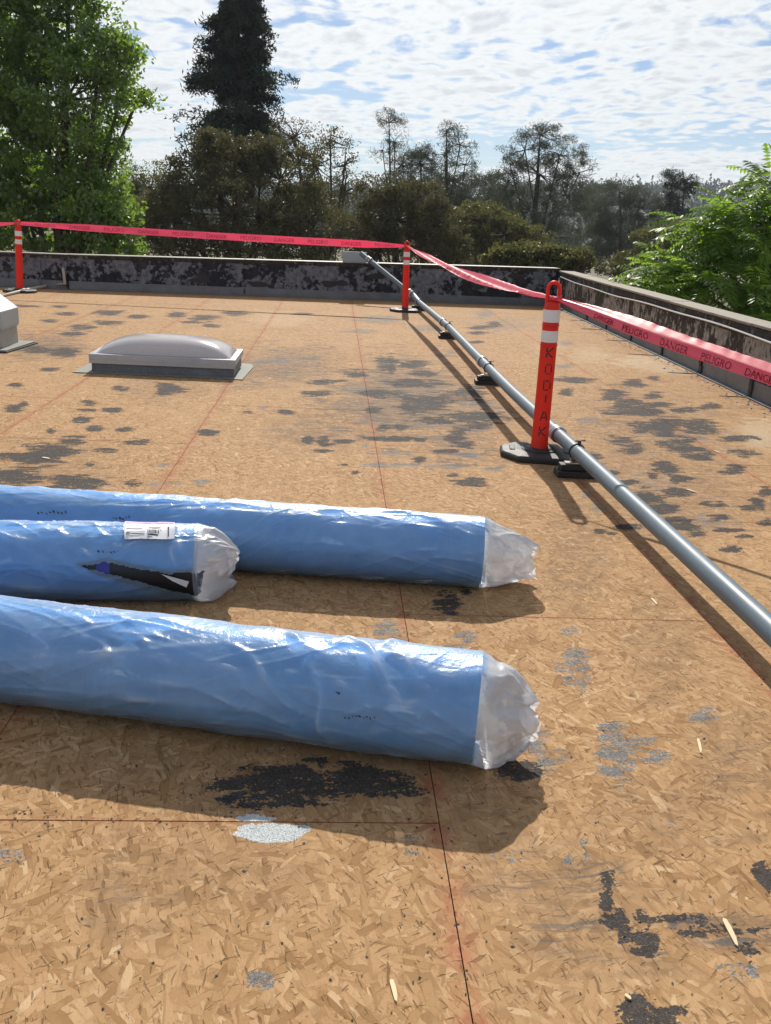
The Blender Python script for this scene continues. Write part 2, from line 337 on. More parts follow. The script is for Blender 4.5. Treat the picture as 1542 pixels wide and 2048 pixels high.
M_GAP = simple('deck_underlay', (0.035, 0.018, 0.012), 0.9, 0.2, 9)
def orange_fn(t):
    n = t.noise(POS(t), 7, 4, 0.65); s = t.noise(POS(t), 60, 3, 0.6)
    c = t.mix(t.ss(n, 0.35, 0.75), (0.82, 0.036, 0.016), (0.72, 0.030, 0.014)); c = t.mix(t.math('MULTIPLY', t.ss(s, 0.57, 0.72), 0.45), c, (0.30, 0.03, 0.02)); g = t.noise(t.n('ShaderNodeMapping', {'Vector': POS(t), 'Scale': (22, 22, 3.5)}).outputs[0], 1.0, 4, 0.65); c = t.mix(t.math('MULTIPLY', t.ss(g, 0.56, 0.75), 0.45), c, (0.36, 0.06, 0.04))
    d = principled(t, c, 0.40, spec=0.4); tr = t.n('ShaderNodeBsdfTranslucent', {'Color': (0.85, 0.05, 0.02)}).outputs[0]
    return t.n('ShaderNodeMixShader', {0: 0.30, 1: d, 2: tr})
M_ORANGE = mat('post_plastic', orange_fn)
M_WHITE = simple('reflective_white', (0.70, 0.70, 0.72), 0.35, 0.10, 10)
M_BLACKINK = simple('stencil_ink', (0.035, 0.015, 0.012), 0.6, 0.35, 60)
M_RUBBER = simple('black_rubber', (0.020, 0.020, 0.021), 0.55, 0.3, 12, bmp=0.002)
def tape_fn(t):
    n = t.noise(POS(t), 30, 3, 0.6)
    c = t.mix(n, (0.62, 0.006, 0.045), (0.76, 0.012, 0.065))
    p = principled(t, c, 0.40, bump(t, t.noise(POS(t), 45, 3, 0.6), 0.0015, 0.6), spec=0.6)
    tr = t.n('ShaderNodeBsdfTranslucent', {'Color': (0.95, 0.035, 0.13)}).outputs[0]
    m1 = t.n('ShaderNodeMixShader', {0: 0.36, 1: p, 2: tr}).outputs[0]; gl = t.n('ShaderNodeBsdfGlossy', {'Color': (1, 0.93, 0.94), 'Roughness': 0.46}).outputs[0]
    return t.n('ShaderNodeMixShader', {0: 0.075, 1: m1, 2: gl})
M_TAPE = mat('barrier_tape', tape_fn)
M_TAPEINK = simple('tape_ink', (0.16, 0.008, 0.020), 0.5, 0.2, 30)
M_TAPEINK2 = simple('tape_ink_faded', (0.34, 0.008, 0.030), 0.5, 0.2, 30)
M_PVC = simple('grey_pvc', (0.128, 0.172, 0.208), 0.46, 0.14, 3, spec=0.32, bmp=0.0002)
M_PVC2 = simple('grey_pvc_coupling', (0.19, 0.23, 0.265), 0.34, 0.10, 6)
M_STEEL = simple('steel_band', (0.62, 0.62, 0.60), 0.28, 0.15, 20, metal=0.9)
M_PRIMER = simple('purple_primer', (0.06, 0.05, 0.16), 0.4, 0.2, 30)
M_PLATE = simple('painted_sheet', (0.30, 0.36, 0.42), 0.5, 0.10, 5)
M_ALU = simple('aluminium_frame', (0.38, 0.415, 0.46), 0.38, 0.12, 9, metal=0.45)
M_CURB = simple('curb_felt', (0.13, 0.145, 0.165), 0.6, 0.5, 5, bmp=0.003)
M_BASEF = simple('base_felt', (0.20, 0.205, 0.18), 0.75, 0.25, 7, bmp=0.003)
def dome_fn(t):
    n = t.noise(POS(t), 4, 3, 0.6); s = t.noise(POS(t), 50, 2, 0.6)
    c = t.mix(n, (0.56, 0.525, 0.53), (0.66, 0.62, 0.63)); c = t.mix(t.math('MULTIPLY', t.ss(s, 0.6, 0.75), 0.3), c, (0.18, 0.16, 0.15))
    d = principled(t, c, 0.16, spec=0.6); tr = t.n('ShaderNodeBsdfTranslucent', {'Color': (0.62, 0.57, 0.57)}).outputs[0]
    return t.n('ShaderNodeMixShader', {0: 0.22, 1: d, 2: tr})
M_DOME = mat('acrylic_dome', dome_fn)
M_VENT = simple('galvanised_vent', (0.36, 0.41, 0.445), 0.45, 0.10, 4, metal=0.25)
M_VENT2 = simple('weathered_vent', (0.38, 0.36, 0.33), 0.6, 0.2, 9, metal=0.1)
M_CONDUIT = simple('weathered_conduit', (0.42, 0.36, 0.29), 0.6, 0.2, 10)
M_CABLE = simple('white_cable', (0.62, 0.62, 0.60), 0.5, 0.1, 10)
M_SPLINT = simple('fresh_splinter', (0.66, 0.52, 0.32), 0.7, 0.12, 40)
def memb_fn(t):
    n = t.noise(POS(t), 3.0, 4, 0.55); c = t.mix(n, (0.030, 0.350, 0.92), (0.050, 0.420, 0.95))
    return principled(t, c, 0.5, spec=0.4)
M_BLUE = mat('membrane_sky_tint', memb_fn)  # blue sky mirrored by the wrap, painted onto the black membrane beneath
M_BLACKM = simple('black_membrane', (0.014, 0.014, 0.017), 0.45, 0.3, 9)
M_ROLLEND = simple('roll_end_layers', (0.30, 0.31, 0.36), 0.6, 0.25, 40)
M_PURPLE = simple('purple_tape', (0.05, 0.04, 0.28), 0.4, 0.1, 20)
def film_fn(t):
    P = POS(t); n = t.noise(P, 6, 4, 0.6); c1 = t.noise(P, 38, 4, 0.62, 0.7); c2 = t.noise(P, 120, 3, 0.6)
    nrm = bump(t, t.math('ADD', c1, t.math('MULTIPLY', c2, 0.3)), 0.003, 0.8)
    trn = t.n('ShaderNodeBsdfTransparent', {'Color': (0.90, 0.93, 0.98)}).outputs[0]
    lay = t.attr('layers'); mc = t.mix(lay, (0.56, 0.80, 1.0), (0.92, 0.93, 0.97))
    dif = t.n('ShaderNodeBsdfDiffuse', {'Color': mc, 'Normal': nrm}).outputs[0]
    trl = t.n('ShaderNodeBsdfTranslucent', {'Color': mc, 'Normal': nrm}).outputs[0]
    milk = t.n('ShaderNodeMixShader', {0: 0.5, 1: dif, 2: trl}).outputs[0]
    body = t.n('ShaderNodeMixShader', {0: t.math('ADD', t.math('ADD', 0.24, t.math('MULTIPLY', n, 0.30)), t.math('MULTIPLY', lay, 0.44)), 1: trn, 2: milk}).outputs[0]
    gl = t.n('ShaderNodeBsdfGlossy', {'Color': (1, 1, 1), 'Roughness': 0.29, 'Normal': nrm}).outputs[0]
    fr = t.n('ShaderNodeFresnel', {'IOR': 1.5, 'Normal': nrm}).outputs[0]
    return t.n('ShaderNodeMixShader', {0: t.math('MULTIPLY', fr, 0.9), 1: body, 2: gl})
M_FILM = mat('plastic_film', film_fn)
M_PAPER = simple('label_paper', (0.74, 0.74, 0.76), 0.5, 0.05, 20)
M_LILAC = simple('label_lilac', (0.50, 0.36, 0.72), 0.5, 0.08, 20)
M_PRINT = simple('label_print', (0.03, 0.03, 0.035), 0.6, 0.1, 20)
M_PRINTG = simple('label_print_grey', (0.28, 0.28, 0.31), 0.6, 0.1, 20)

# ------------------------------------------------------------------ terrain and building
GZ = -4.6
g = MB(); g.add([(-1100, -120, GZ), (1100, -120, GZ), (1100, 800, GZ), (-1100, 800, GZ)], [(0, 1, 2, 3)])
tag(g.build('ground', M_GROUND), kind='structure')
def hills():
    nu, nv = 90, 14; V = []
    for i in range(nu):
        u = -700 + 3000*i/(nu-1)
        for j in range(nv):
            f = j/(nv-1); y = 240 + 420*f
            top = ony(u, 390 + 5*math.sin(i*.55) + 4*math.sin(i*1.31+1), 660)
            p = ony(u, 366, y); h = (top[2]-GZ)*(math.sin(f*math.pi/2)**1.3)
            V.append((p[0], y, GZ - 0.5 + h))
    return grid_mesh('hills', np.array(V), nu, nv, M_HILL)
tag(hills(), kind='structure')

# walls' lines on the deck (inner faces)
RW0 = np.array([3.42, -1.5]); RW1 = np.array([4.08, 17.04])           # right parapet
LW0 = np.array([-4.95, 15.62]); LW1 = np.array([-11.5, 15.45])        # rear parapet, left of the bend
RC = RW1                                                               # rear right corner
BW = 0.26                                                              # wall thickness
def unit(v): v = np.asarray(v, float); return v/np.linalg.norm(v)
b = MB(); b.prism([(-11.8, -1.8), (3.68, -1.8), (4.34, 17.4), (-4.9, 15.88), (-11.8, 15.72)], GZ, -0.022)
tag(b.build('building', M_STUCCO), 'pale stuccoed flat-roofed building under the boarded roof', 'building')

# ------------------------------------------------------------------ deck boards with their stains (pixel, radius, strength)
TAR = [(1215,1805,12,35),(1235,1840,20,25),(1250,1865,20,18),(1290,1875,22,22),(1280,1833,20,12),(1345,1832,55,7,.7),(1430,1862,80,9,.65),(1520,1740,14,14),(1535,1765,12,20),
 (1290,2015,40,32),(1340,2022,36,18),(1310,2046,62,14),(1500,1905,36,16,.55),(620,1556,165,24,.95),(705,1578,110,18),(570,1602,80,12,.8),(900,1208,24,26),(932,1180,14,12),(1030,1535,40,18,.9),
 (27,815,20,8),(46,807,9,5),(180,806,15,6),(174,821,22,4),(226,821,19,7),(166,839,19,9),(100,862,11,8),(190,856,17,6),(249,859,15,5),(144,884,32,11),(104,900,52,16),(16,911,26,10),(80,919,54,14),(218,901,26,7),(278,885,28,8,.9),(180,927,14,4),(27,954,55,18),(142,963,58,13),(109,976,28,7),(270,967,25,7),
 (340,777,28,11),(236,776,17,6),(224,820,20,6),(220,625,32,6),(278,633,20,4),(352,630,18,5),(407,636,30,6),(472,626,28,5),(382,644,20,4),(420,652,16,4),(605,628,20,2.5),(654,763,32,5),(638,787,32,6),(495,824,15,4),(573,823,13,5),(420,865,20,6),(617,880,11,7),(647,884,13,11),(686,883,24,6),(654,902,20,4),
 (130,705,26,11),(100,738,20,4),(165,655,30,6),(145,668,25,4),(215,645,26,5),(100,642,18,3),(130,628,22,4),(50,612,28,2.5),(120,613,14,2.5),(30,770,15,6),(70,700,40,8,.8),
 (766,730,14,18,.9),(782,730,10,20),(828,730,32,8),(846,745,28,8),(820,766,58,8),(756,787,42,9,.9),(854,805,60,18,.9),(815,810,18,22,.9),(875,841,36,8),(950,833,60,13),(963,849,36,8),(914,870,24,20,.9),(932,888,22,8),(937,787,40,16,.85),(766,857,22,6),(802,855,14,7),(782,877,52,5),(839,880,13,4),(745,820,18,6),(711,748,28,8,.85),(647,763,30,6,.9),(893,902,26,4),(945,963,32,10),(909,948,14,5),(841,920,13,5),(710,945,12,5,.8),(688,929,11,3),
 (958,655,26,4),(955,666,18,4),(950,684,18,3),(989,649,15,8,.8),
 (1154,758,38,6),(1134,785,13,8),(1226,789,28,15),(1249,809,32,12),(1272,823,52,10),(1269,766,20,8),(1309,756,15,5),(1309,790,19,8,.8),(1323,809,32,5),(1366,820,26,6),(1418,812,24,6),(1289,855,32,13),(1329,852,42,18),(1401,852,46,15),(1243,881,32,11),(1266,895,26,10),(1346,884,42,9),(1366,898,32,10),(1395,912,32,9),(1472,878,32,7),(1492,906,32,8,.8),(1338,938,30,13),(1323,927,24,8),(1358,958,24,8),(1306,952,15,10),(1355,984,32,10),(1467,941,22,10),(1286,995,36,20),(1323,1018,30,10),(1260,964,26,5),(1226,947,17,5),(1189,912,19,8),(1349,1041,30,10),(1372,1055,36,6),(1392,1068,19,6),(1438,1034,19,8,.8),(1458,1061,27,6),(1484,1073,22,6),(1458,1097,22,7),(1498,1015,24,9),(1510,1000,15,5),(1438,1008,17,5),(1409,1007,19,5),(1533,1044,16,7),(1260,1053,24,6),(1200,1063,11,6),(1226,1067,11,4),(1530,985,20,12,.9)]
GRAY = [(1232,1500,48,28),(1290,1497,40,26),(1235,1540,26,26),(1225,1455,24,15),(1408,1428,24,14),(1150,1322,22,24),(1118,1335,17,11),(1165,1362,20,24),(1135,1358,22,12,.9),(1140,1262,20,11,.85),(1098,1520,28,21),(1070,1483,20,20),(1010,1715,22,13),(1170,1700,9,16),(1137,1720,7,9),(965,1838,11,11),(765,1258,24,15),(795,1280,22,12),(935,1275,20,11),(905,1300,16,12),(820,1690,9,18,.9),(820,1705,9,9),(520,1958,22,13),(8,1714,34,13),(1480,1925,30,20,.7),(1320,1640,40,18,.6),(480,1600,30,14,.7),
 (308,968,32,6),(524,722,16,6),(563,720,42,6,.9),(625,719,18,5,.8),(524,816,11,4),(323,930,13,5),(401,962,16,5),(350,966,22,5),(719,781,32,6),(945,909,27,7),(782,906,50,4),(769,929,52,5),(831,929,12,7),(862,933,22,5),(903,935,22,6),(984,937,22,5),(732,889,8,6),(735,842,13,4),(763,763,18,4),(722,662,42,5,.9),(766,640,52,8,.9),(860,657,42,8,.8),(971,628,22,8),(880,711,13,6),(901,706,12,4),(1197,1021,18,13),(1172,990,13,9),(1129,732,22,6),(1175,838,26,6),(1209,853,14,4),(1134,686,16,5),(880,850,60,12,.7),(820,790,70,20,.6),(950,810,60,20,.6),(1000,650,80,14,.6),(1360,870,60,20,.6),(1300,960,50,30,.6),(1420,1045,50,20,.6)]
MINERAL = [(545,1662,66,16),(600,1657,22,9),(515,1637,55,6,.85),(1180,1300,10,6,.0)]
DIRT = [(800,800,170,90,.9),(570,735,130,45,.75),(920,860,120,70,.7),(70,690,110,30,.8),(250,1760,90,80,.55),(1150,1850,170,120,.6),(1340,1650,140,70,.5),(1480,1510,90,70,.5),(1300,870,170,110,.6),(1380,1000,160,90,.6),(650,1560,420,70,.4),(640,860,140,40,.6),(100,930,150,50,.5),(400,1730,140,70,.35),(1470,1860,120,40,.75),(1420,880,120,40,.5),(1150,1130,70,110,.5),(1330,1290,60,110,.45),(980,1620,70,60,.5),(330,760,110,40,.5)]
PALE = [(1521,868,55,32,.85),(1290,722,70,14,.9),(1340,735,60,14,.8),(1180,710,40,16,.5),(560,640,70,14,.5),(1100,700,30,20,.4)]
def field(u, v, L, V):
    o = np.zeros_like(u)
    wob = 2.3*(fbm(V[:, 0]*10, V[:, 1]*22, 61, 3)-.5) + 1.4*(fbm(V[:, 0]*4, V[:, 1]*5, 67, 2)-.5)
    for e in L:
        s = e[4] if len(e) > 4 else 1.0
        if s <= 0: continue
        kx = 1.38 if e[1] > 1150 else 1.16
        d = ((u-e[0])/(e[2]*kx))**2 + ((v-e[1])/(e[3]*kx))**2
        d = d + wob*np.clip(d*1.5, .35, 1)
        m = d < 1
        o[m] = np.maximum(o[m], s*np.clip(1-d[m], 0, 1)**0.7)
    return o
deck = empty('roof_deck', (0, 0, 0)); tag(deck, kind='structure')
u_ = MB(); u_.prism([(-11.6, -1.6), (3.6, -1.6), (4.28, 17.3), (-4.9, 15.8), (-11.6, 15.66)], -0.0215, -0.0135)
u_.build('underlay', M_GAP, deck)
SEAM_DX = {-2: 0.0, -1: -0.004, 0: 0.0, 1: 0.006, 2: 0.0}
def rear_y(x):
    return LW0[1] + (x-LW0[0])*(RC[1]-LW0[1])/(RC[0]-LW0[0]) if x > LW0[0] else LW0[1] + (x-LW0[0])*(LW1[1]-LW0[1])/(LW1[0]-LW0[0])
def sheet(x0, x1, y0, y1, k):
    g = 0.0009 + 0.0006*random.random()
    x0 += g; x1 -= g; y0 += g*1.5; y1 -= g*1.5
    ym = 0.5*(y0+y1); st = 0.013 if ym < 3.4 else (0.02 if ym < 7 else (0.035 if ym < 11 else 0.06))
    if x1 < -4: st = max(st, 0.05)
    nu = max(2, int((x1-x0)/st)+1); nv = max(2, int((y1-y0)/st)+1)
    X, Y = np.meshgrid(np.linspace(x0, x1, nu), np.linspace(y0, y1, nv), indexing='ij')
    # clip to the building's outline
    xl = np.minimum(X, 3.52 + 0.0356*(Y+1.5) + 0.1)
    X = np.minimum(X, xl); lim = np.vectorize(rear_y)(X) + 0.12; Y = np.minimum(Y, lim)
    P = np.stack([X.ravel(), Y.ravel(), np.zeros(X.size)], 1)
    # edges swell a little
    ed = np.minimum(np.minimum(P[:, 0]-x0, x1-P[:, 0]), np.minimum(P[:, 1]-y0, y1-P[:, 1]))
    P[:, 2] += -0.0012 + 0.0010*np.exp(-np.maximum(ed, 0)/0.05)*vnoise(P[:, 0]*3, P[:, 1]*3, k)
    nt = len(P)
    # skirt
    ring = [(i, 0) for i in range(nu)] + [(nu-1, j) for j in range(1, nv)] + [(i, nv-1) for i in range(nu-2, -1, -1)] + [(0, j) for j in range(nv-2, 0, -1)]
    rid = np.array([i*nv+j for i, j in ring]); S = P[rid].copy(); S[:, 2] = -0.0135
    V = np.vstack([P, S])
    i, j = np.meshgrid(np.arange(nu-1), np.arange(nv-1), indexing='ij'); i = i.ravel(); j = j.ravel()
    F = np.stack([i*nv+j, (i+1)*nv+j, (i+1)*nv+j+1, i*nv+j+1], 1)
    n = len(rid); kk = np.arange(n); F2 = np.stack([rid, nt+kk, nt+(kk+1) % n, rid[(kk+1) % n]], 1)
    F = np.vstack([F, F2])
    o = quads('osb_sheet', V, F, M_OSB, deck)
    me = o.data; Pz = V.copy(); Pz[:, 2] = 0
    pu, pv, pw = proj(Pz); ok = pw > 0.3; pu = np.where(ok, pu, -9999); pv = np.where(ok, pv, -9999)
    dj = 10*(vnoise(V[:, 0]*9, V[:, 1]*9, 3)-.5)
    rnd = np.clip((fbm(V[:, 0]*1.6, V[:, 1]*1.6, 41)-0.60)*4.0, 0, 1)*0.65*((pu < -60) | (pu > 1600) | (pv > 2100))
    seam = np.full(len(V), 9.0)
    for sx in range(-9, 4):
        w = np.abs(V[:, 0]-sx*1.22); seam = np.minimum(seam, w)
    redv = np.exp(-(seam/0.032)**2)*(0.55 + 0.75*fbm(V[:, 0]*2, V[:, 1]*1.3, 5))
    ycut = np.minimum(np.abs(V[:, 1]-y0), np.abs(V[:, 1]-y1)); redv = np.maximum(redv, 0.35*np.exp(-(ycut/0.012)**2))
    for nm, val in (('tar', np.maximum(field(pu, pv, TAR, V), rnd)), ('gray', np.maximum(field(pu, pv, GRAY, V), rnd*.7)), ('mineral', field(pu, pv, MINERAL, V)), ('dirt', field(pu, pv, DIRT, V)), ('pale', field(pu, pv, PALE, V)), ('red', np.clip(redv, 0, 1))):
        a = me.attributes.new(nm, 'FLOAT', 'POINT'); a.data.foreach_set('value', val.astype(np.float32))
    uvl = me.uv_layers.new(name='UVMap'); li = np.zeros(len(me.loops), np.int32); me.loops.foreach_get('vertex_index', li)
    off = np.array([random.uniform(0, 40), random.uniform(0, 40)]); uvl.data.foreach_set('uv', (V[li][:, :2] + off).astype(np.float32).ravel())
    me.shade_flat()
k = 0
for i in range(-9, 4):
    y = (1.775 if i % 2 else 2.985) - 2.44*2
    while y < 17.3:
        x0, x1 = i*1.22, (i+1)*1.22
        if y+2.44 > -1.3 and min(rear_y(x0), rear_y(x1))+0.1 > y and x0 < 4.1:
            sheet(x0, x1, max(y, -1.4), y+2.44, k); k += 1
        y += 2.44

# ------------------------------------------------------------------ parapets
def wall_run(root, A, B, h, m_wall, name='wall', out=1, z0=0.002):
    A = np.r_[A, 0.]; B = np.r_[B, 0.]; t = unit(B-A); n = np.cross([0, 0, 1.0], t)*out     # n points outwards
    L = np.linalg.norm(B-A); mb = MB(); c = (A+B)/2 + n*BW/2
    h0, h1 = h if isinstance(h, tuple) else (h, h)
    V = [A, B, B+n*BW, A+n*BW]; V = [v+[0, 0, z0] for v in V] + [V[0]+[0, 0, z0+h0], V[1]+[0, 0, z0+h1], V[2]+[0, 0, z0+h1], V[3]+[0, 0, z0+h0]]
    mb.add(V, [(3, 2, 1, 0), (4, 5, 6, 7), (0, 1, 5, 4), (1, 2, 6, 5), (2, 3, 7, 6), (3, 0, 4, 7)]); o = mb.build(name, m_wall, root)
    return t, n, L
# right parapet
RH = 0.655
rw = empty('parapet_wall', (3.75, 8.0, 0)); tag(rw, 'mottled grey concrete parapet with pale coping and a white cable along it', 'wall')
t, n, L = wall_run(rw, RW0, RC, RH, M_WALL_RIGHT, out=-1)
A3 = np.r_[RW0, 0.]
def along(A, t, n, s, d, z): return A + t*s + n*d + np.array([0, 0, z])
s = 0.0; k = 0
while s < L-0.1:
    ln = min(2.42, L-s); mb = MB()
    mb.box(along(A3, t, n, s+ln/2, BW/2-0.012, RH+0.002+0.014+0.003*(k % 2)), (ln-0.012, BW+0.05, 0.028), (t, n, (0, 0, 1)))
    mb.build('coping', M_COPING, rw, bevel=0.006); s += 2.42; k += 1
mb = MB(); mb.box(along(A3, t, n, L/2, -0.010, RH-0.055), (L, 0.020, 0.10), (t, n, (0, 0, 1))); mb.build('edge_band', M_COPING_DARK, rw)
# flashing pieces butt at black tarred joints
js = [y for y in (-1.5, 0.1, 1.4, 2.7, 4.0, 5.32, 6.64, 7.96, 9.28, 10.62, 11.95, 13.25, 14.5, 15.8, 17.0)]
for a, c in zip(js[:-1], js[1:]):
    s0 = (a+1.5)/t[1]; s1 = min((c+1.5)/t[1], L-0.02); mb = MB()
    for (zc, d, hh, th) in ((0.085, -0.006-0.002*random.random(), 0.165, 0.010), (0.0085, -0.035, 0.008, 0.060)):
        mb.box(along(A3, t, n, (s0+s1)/2, d, zc), (s1-s0-0.035, th, hh), (t, n, (0, 0, 1)))
    mb.build('flashing', M_FLASH, rw)
    if 0 < a < 15:
        mb = MB(); r = random.Random(int(a*100))
        for q in range(5): mb.box(along(A3, t, n, s0+r.uniform(-.025, .025), -0.014-.002*q, 0.03+0.036*q+r.uniform(-.01, .01)), (r.uniform(.03, .07), 0.022, r.uniform(.05, .08)), (t, n, (0, 0, 1)))
        mb.build('tar_joint', M_TARBLACK, rw)
        mb = MB(); ln = r.uniform(.22, .42); pts = [along(A3, t, n, s0+r.uniform(-.012, .012), -0.06-ln*f, 0.0045) for f in np.linspace(0, 1, 6)]
        mb.tube(pts, [0.007, .006, .006, .005, .005, .003], 6); mb.build('lap_strip', M_STRIP if r.random() < .75 else M_TARBLACK, rw)
mb = MB(); pts = []
for f in np.linspace(0, 1, 60):
    s = 0.3 + (L-0.5)*f; y = RW0[1] + t[1]*s
    pts.append(along(A3, t, n, s, -0.032, 0.565 + 0.018*math.sin(y*0.75+0.6) + 0.006*math.sin(y*2.3)))
mb.tube(pts, 0.0105, 8)
cb = mb.build('cable', M_CABLE, None, True); tag(cb, 'thin white cable sagging along the top of the mottled parapet', 'cable')
mb = MB()
for q in range(9):
    s = 1.0 + q*2.0; y = RW0[1]+t[1]*s; mb.box(along(A3, t, n, s, -0.0215, 0.565 + 0.018*math.sin(y*0.75+0.6) + 0.006*math.sin(y*2.3)), (0.03, 0.03, 0.035), (t, n, (0, 0, 1)))
mb.build('cable_clip', M_STEEL, rw)
# tar crumbs swept against the wall
def crumbs(name, pts, m, smin, smax, parent=None, label=None):
    V = []; F = []; r = random.Random(5)
    for p in pts:
        s = r.uniform(smin, smax); b = len(V); a = r.uniform(0, 6.28); el = r.uniform(.6, 2.2)
        for q in range(4):
            an = a + q*1.57 + r.uniform(-.3, .3); rr = s*r.uniform(.6, 1.2); dx, dy = rr*el*math.cos(an-a), rr*math.sin(an-a)
            V.append((p[0]+dx*math.cos(a)-dy*math.sin(a), p[1]+dx*math.sin(a)+dy*math.cos(a), p[2]+0.0005))
        V.append((p[0]+r.uniform(-.3, .3)*s, p[1]+r.uniform(-.3, .3)*s, p[2]+s*r.uniform(.5, 1.0)))
        F += [(b, b+1, b+4), (b+1, b+2, b+4), (b+2, b+3, b+4), (b+3, b, b+4)]
    return quads(name, np.array(V), np.array(F), m, parent)
r = random.Random(3); pts = []
for q in range(520):
    y = r.uniform(4, 16.8); pts.append((RW0[0]+(y-RW0[1])*t[0]/t[1] - 0.065 - abs(r.gauss(0, .12)), y, 0))
tag(crumbs('tar_crumbs', pts, M_TARBLACK, .003, .016), 'black tar crumbs scattered along the foot of the mottled parapet', 'debris', kind='stuff')
pts = []
for q in range(320):
    p = onz(r.uniform(-50, 1600), r.uniform(720, 2060) if q % 3 else r.uniform(1300, 2060)); pts.append((p[0], p[1], 0))
for (cx, cy, nn, sp) in ((100, 1640, 26, 60), (440, 1625, 14, 40), (330, 1560, 30, 130), (900, 1700, 14, 80), (1130, 1600, 14, 100)):
    for q in range(nn):
        p = onz(cx+r.gauss(0, sp), cy+r.gauss(0, 22)); pts.append((p[0], p[1], 0))
tag(crumbs('deck_crumbs', pts, M_TARBLACK, .0012, .0036), 'tiny black crumbs and nail heads scattered over the tan boards', 'debris', kind='stuff')

# nail heads in rows over the nearer sheets
def nails():
    V = []; F = []; r = random.Random(77)
    def nail(x, y):
        p = onz(-60, 2100); b = len(V); rr = r.uniform(.0028, .0042)
        V.append((x, y, .0016))
        for q in range(6): V.append((x+rr*math.cos(q*1.047), y+rr*math.sin(q*1.047), .0004))
        for q in range(6): F.append((b, b+1+q, b+1+(q+1) % 6))
    for i in range(-3, 3):
        x0 = i*1.22; y = (1.775 if i % 2 else 2.985) - 4.88
        while y < 8:
            for dx in (.012, .41, .81, 1.208):
                st = .15 if dx in (.012, 1.208) else .30; yy = y+.02
                while yy < y+2.43:
                    if yy > .6 and r.random() < .8: nail(x0+dx+r.gauss(0, .006), yy+r.gauss(0, .012))
                    yy += st
            for dy in (.012, 2.428):
                for k in range(8):
                    if y+dy > .6 and r.random() < .85: nail(x0+.1+k*.15+r.gauss(0, .01), y+dy+r.gauss(0, .004))
            y += 2.44
    o = quads('nail_heads', np.array(V), np.array(F), M_TARBLACK, deck); tag(o, kind='stuff')
nails()

# rear parapet
HH = 0.685
rr_ = empty('parapet_wall', (-1.0, 16.4, 0)); tag(rr_, 'blackened peeling rear parapet in shadow below the dark oaks', 'wall')
def rear_section(A, B, hA, hB):
    t, n, L = wall_run(rr_, A, B, (hA, hB), M_WALL_REAR, out=-1 if B[0] < A[0] else 1)
    A = np.r_[A, 0.]
    if n[1] < 0: n = -n
    H = lambda s: hA + (hB-hA)*s/L
    ts = unit(t*L + np.array([0, 0, hB-hA])); us = np.cross(ts, n); us = us if us[2] > 0 else -us
    s = 0
    while s < L-0.05:
        ln = min(3.05, L-s); mb = MB(); h = H(s+ln/2)
        mb.box(along(A, t, n, s+ln/2, BW/2-0.012, h+0.002+0.007), (ln-0.008, BW+0.04, 0.014), (ts, n, us)); mb.build('coping', M_COPING_METAL, rr_, bevel=0.004)
        mb = MB(); d = random.uniform(0, .004)
        mb.box(along(A, t, n, s+ln/2, -0.007-d, 0.075), (ln-0.012, 0.012, 0.135), (t, n, (0, 0, 1)))
        mb.box(along(A, t, n, s+ln/2, -0.045, 0.009), (ln-0.012, 0.078, 0.010), (t, n, (0, 0, 1))); mb.build('flashing', M_FLASH, rr_)
        mb = MB(); mb.box(along(A, t, n, s+ln-.02, -0.011, h*.5), (0.03, 0.016, h-0.06), (t, n, (0, 0, 1))); mb.build('felt_lap', M_TARBLACK if random.random() < .5 else M_WALL_REAR, rr_)
        s += 3.05
    mb = MB(); mb.box(along(A, t, n, L/2, -0.008, H(L/2)-0.035), (L, 0.014, 0.05), (ts, n, us)); mb.build('edge_band', M_COPING_DARK, rr_)
    rx = random.Random(8)
    for q in range(int(L*1.8)):
        s = rx.uniform(.3, L-.3); w_, z_ = rx.uniform(.1, .45), rx.uniform(.2, H(s)-.12); n_ = 9; mb = MB()
        ring = [(w_*.5*math.cos(a)*rx.uniform(.6, 1.1), .06*math.sin(a)*rx.uniform(.5, 1.2)) for a in np.linspace(0, 2*math.pi, n_, endpoint=False)]
        mb.add([along(A, t, n, s+a, -.0035, z_+b_) for a, b_ in ring] + [along(A, t, n, s+a, -.0005, z_+b_) for a, b_ in ring], [tuple(range(n_)), tuple(range(2*n_-1, n_-1, -1))] + [(k, (k+1) % n_, n_+(k+1) % n_, n_+k) for k in range(n_)])
        mb.build('felt_scrap', M_TARBLACK, rr_)
rear_section(LW0, RC - unit(RC-LW0)*0.02, .575, .715)
rear_section(LW1, LW0 - unit(LW0-LW1)*0.01, .50, .573)

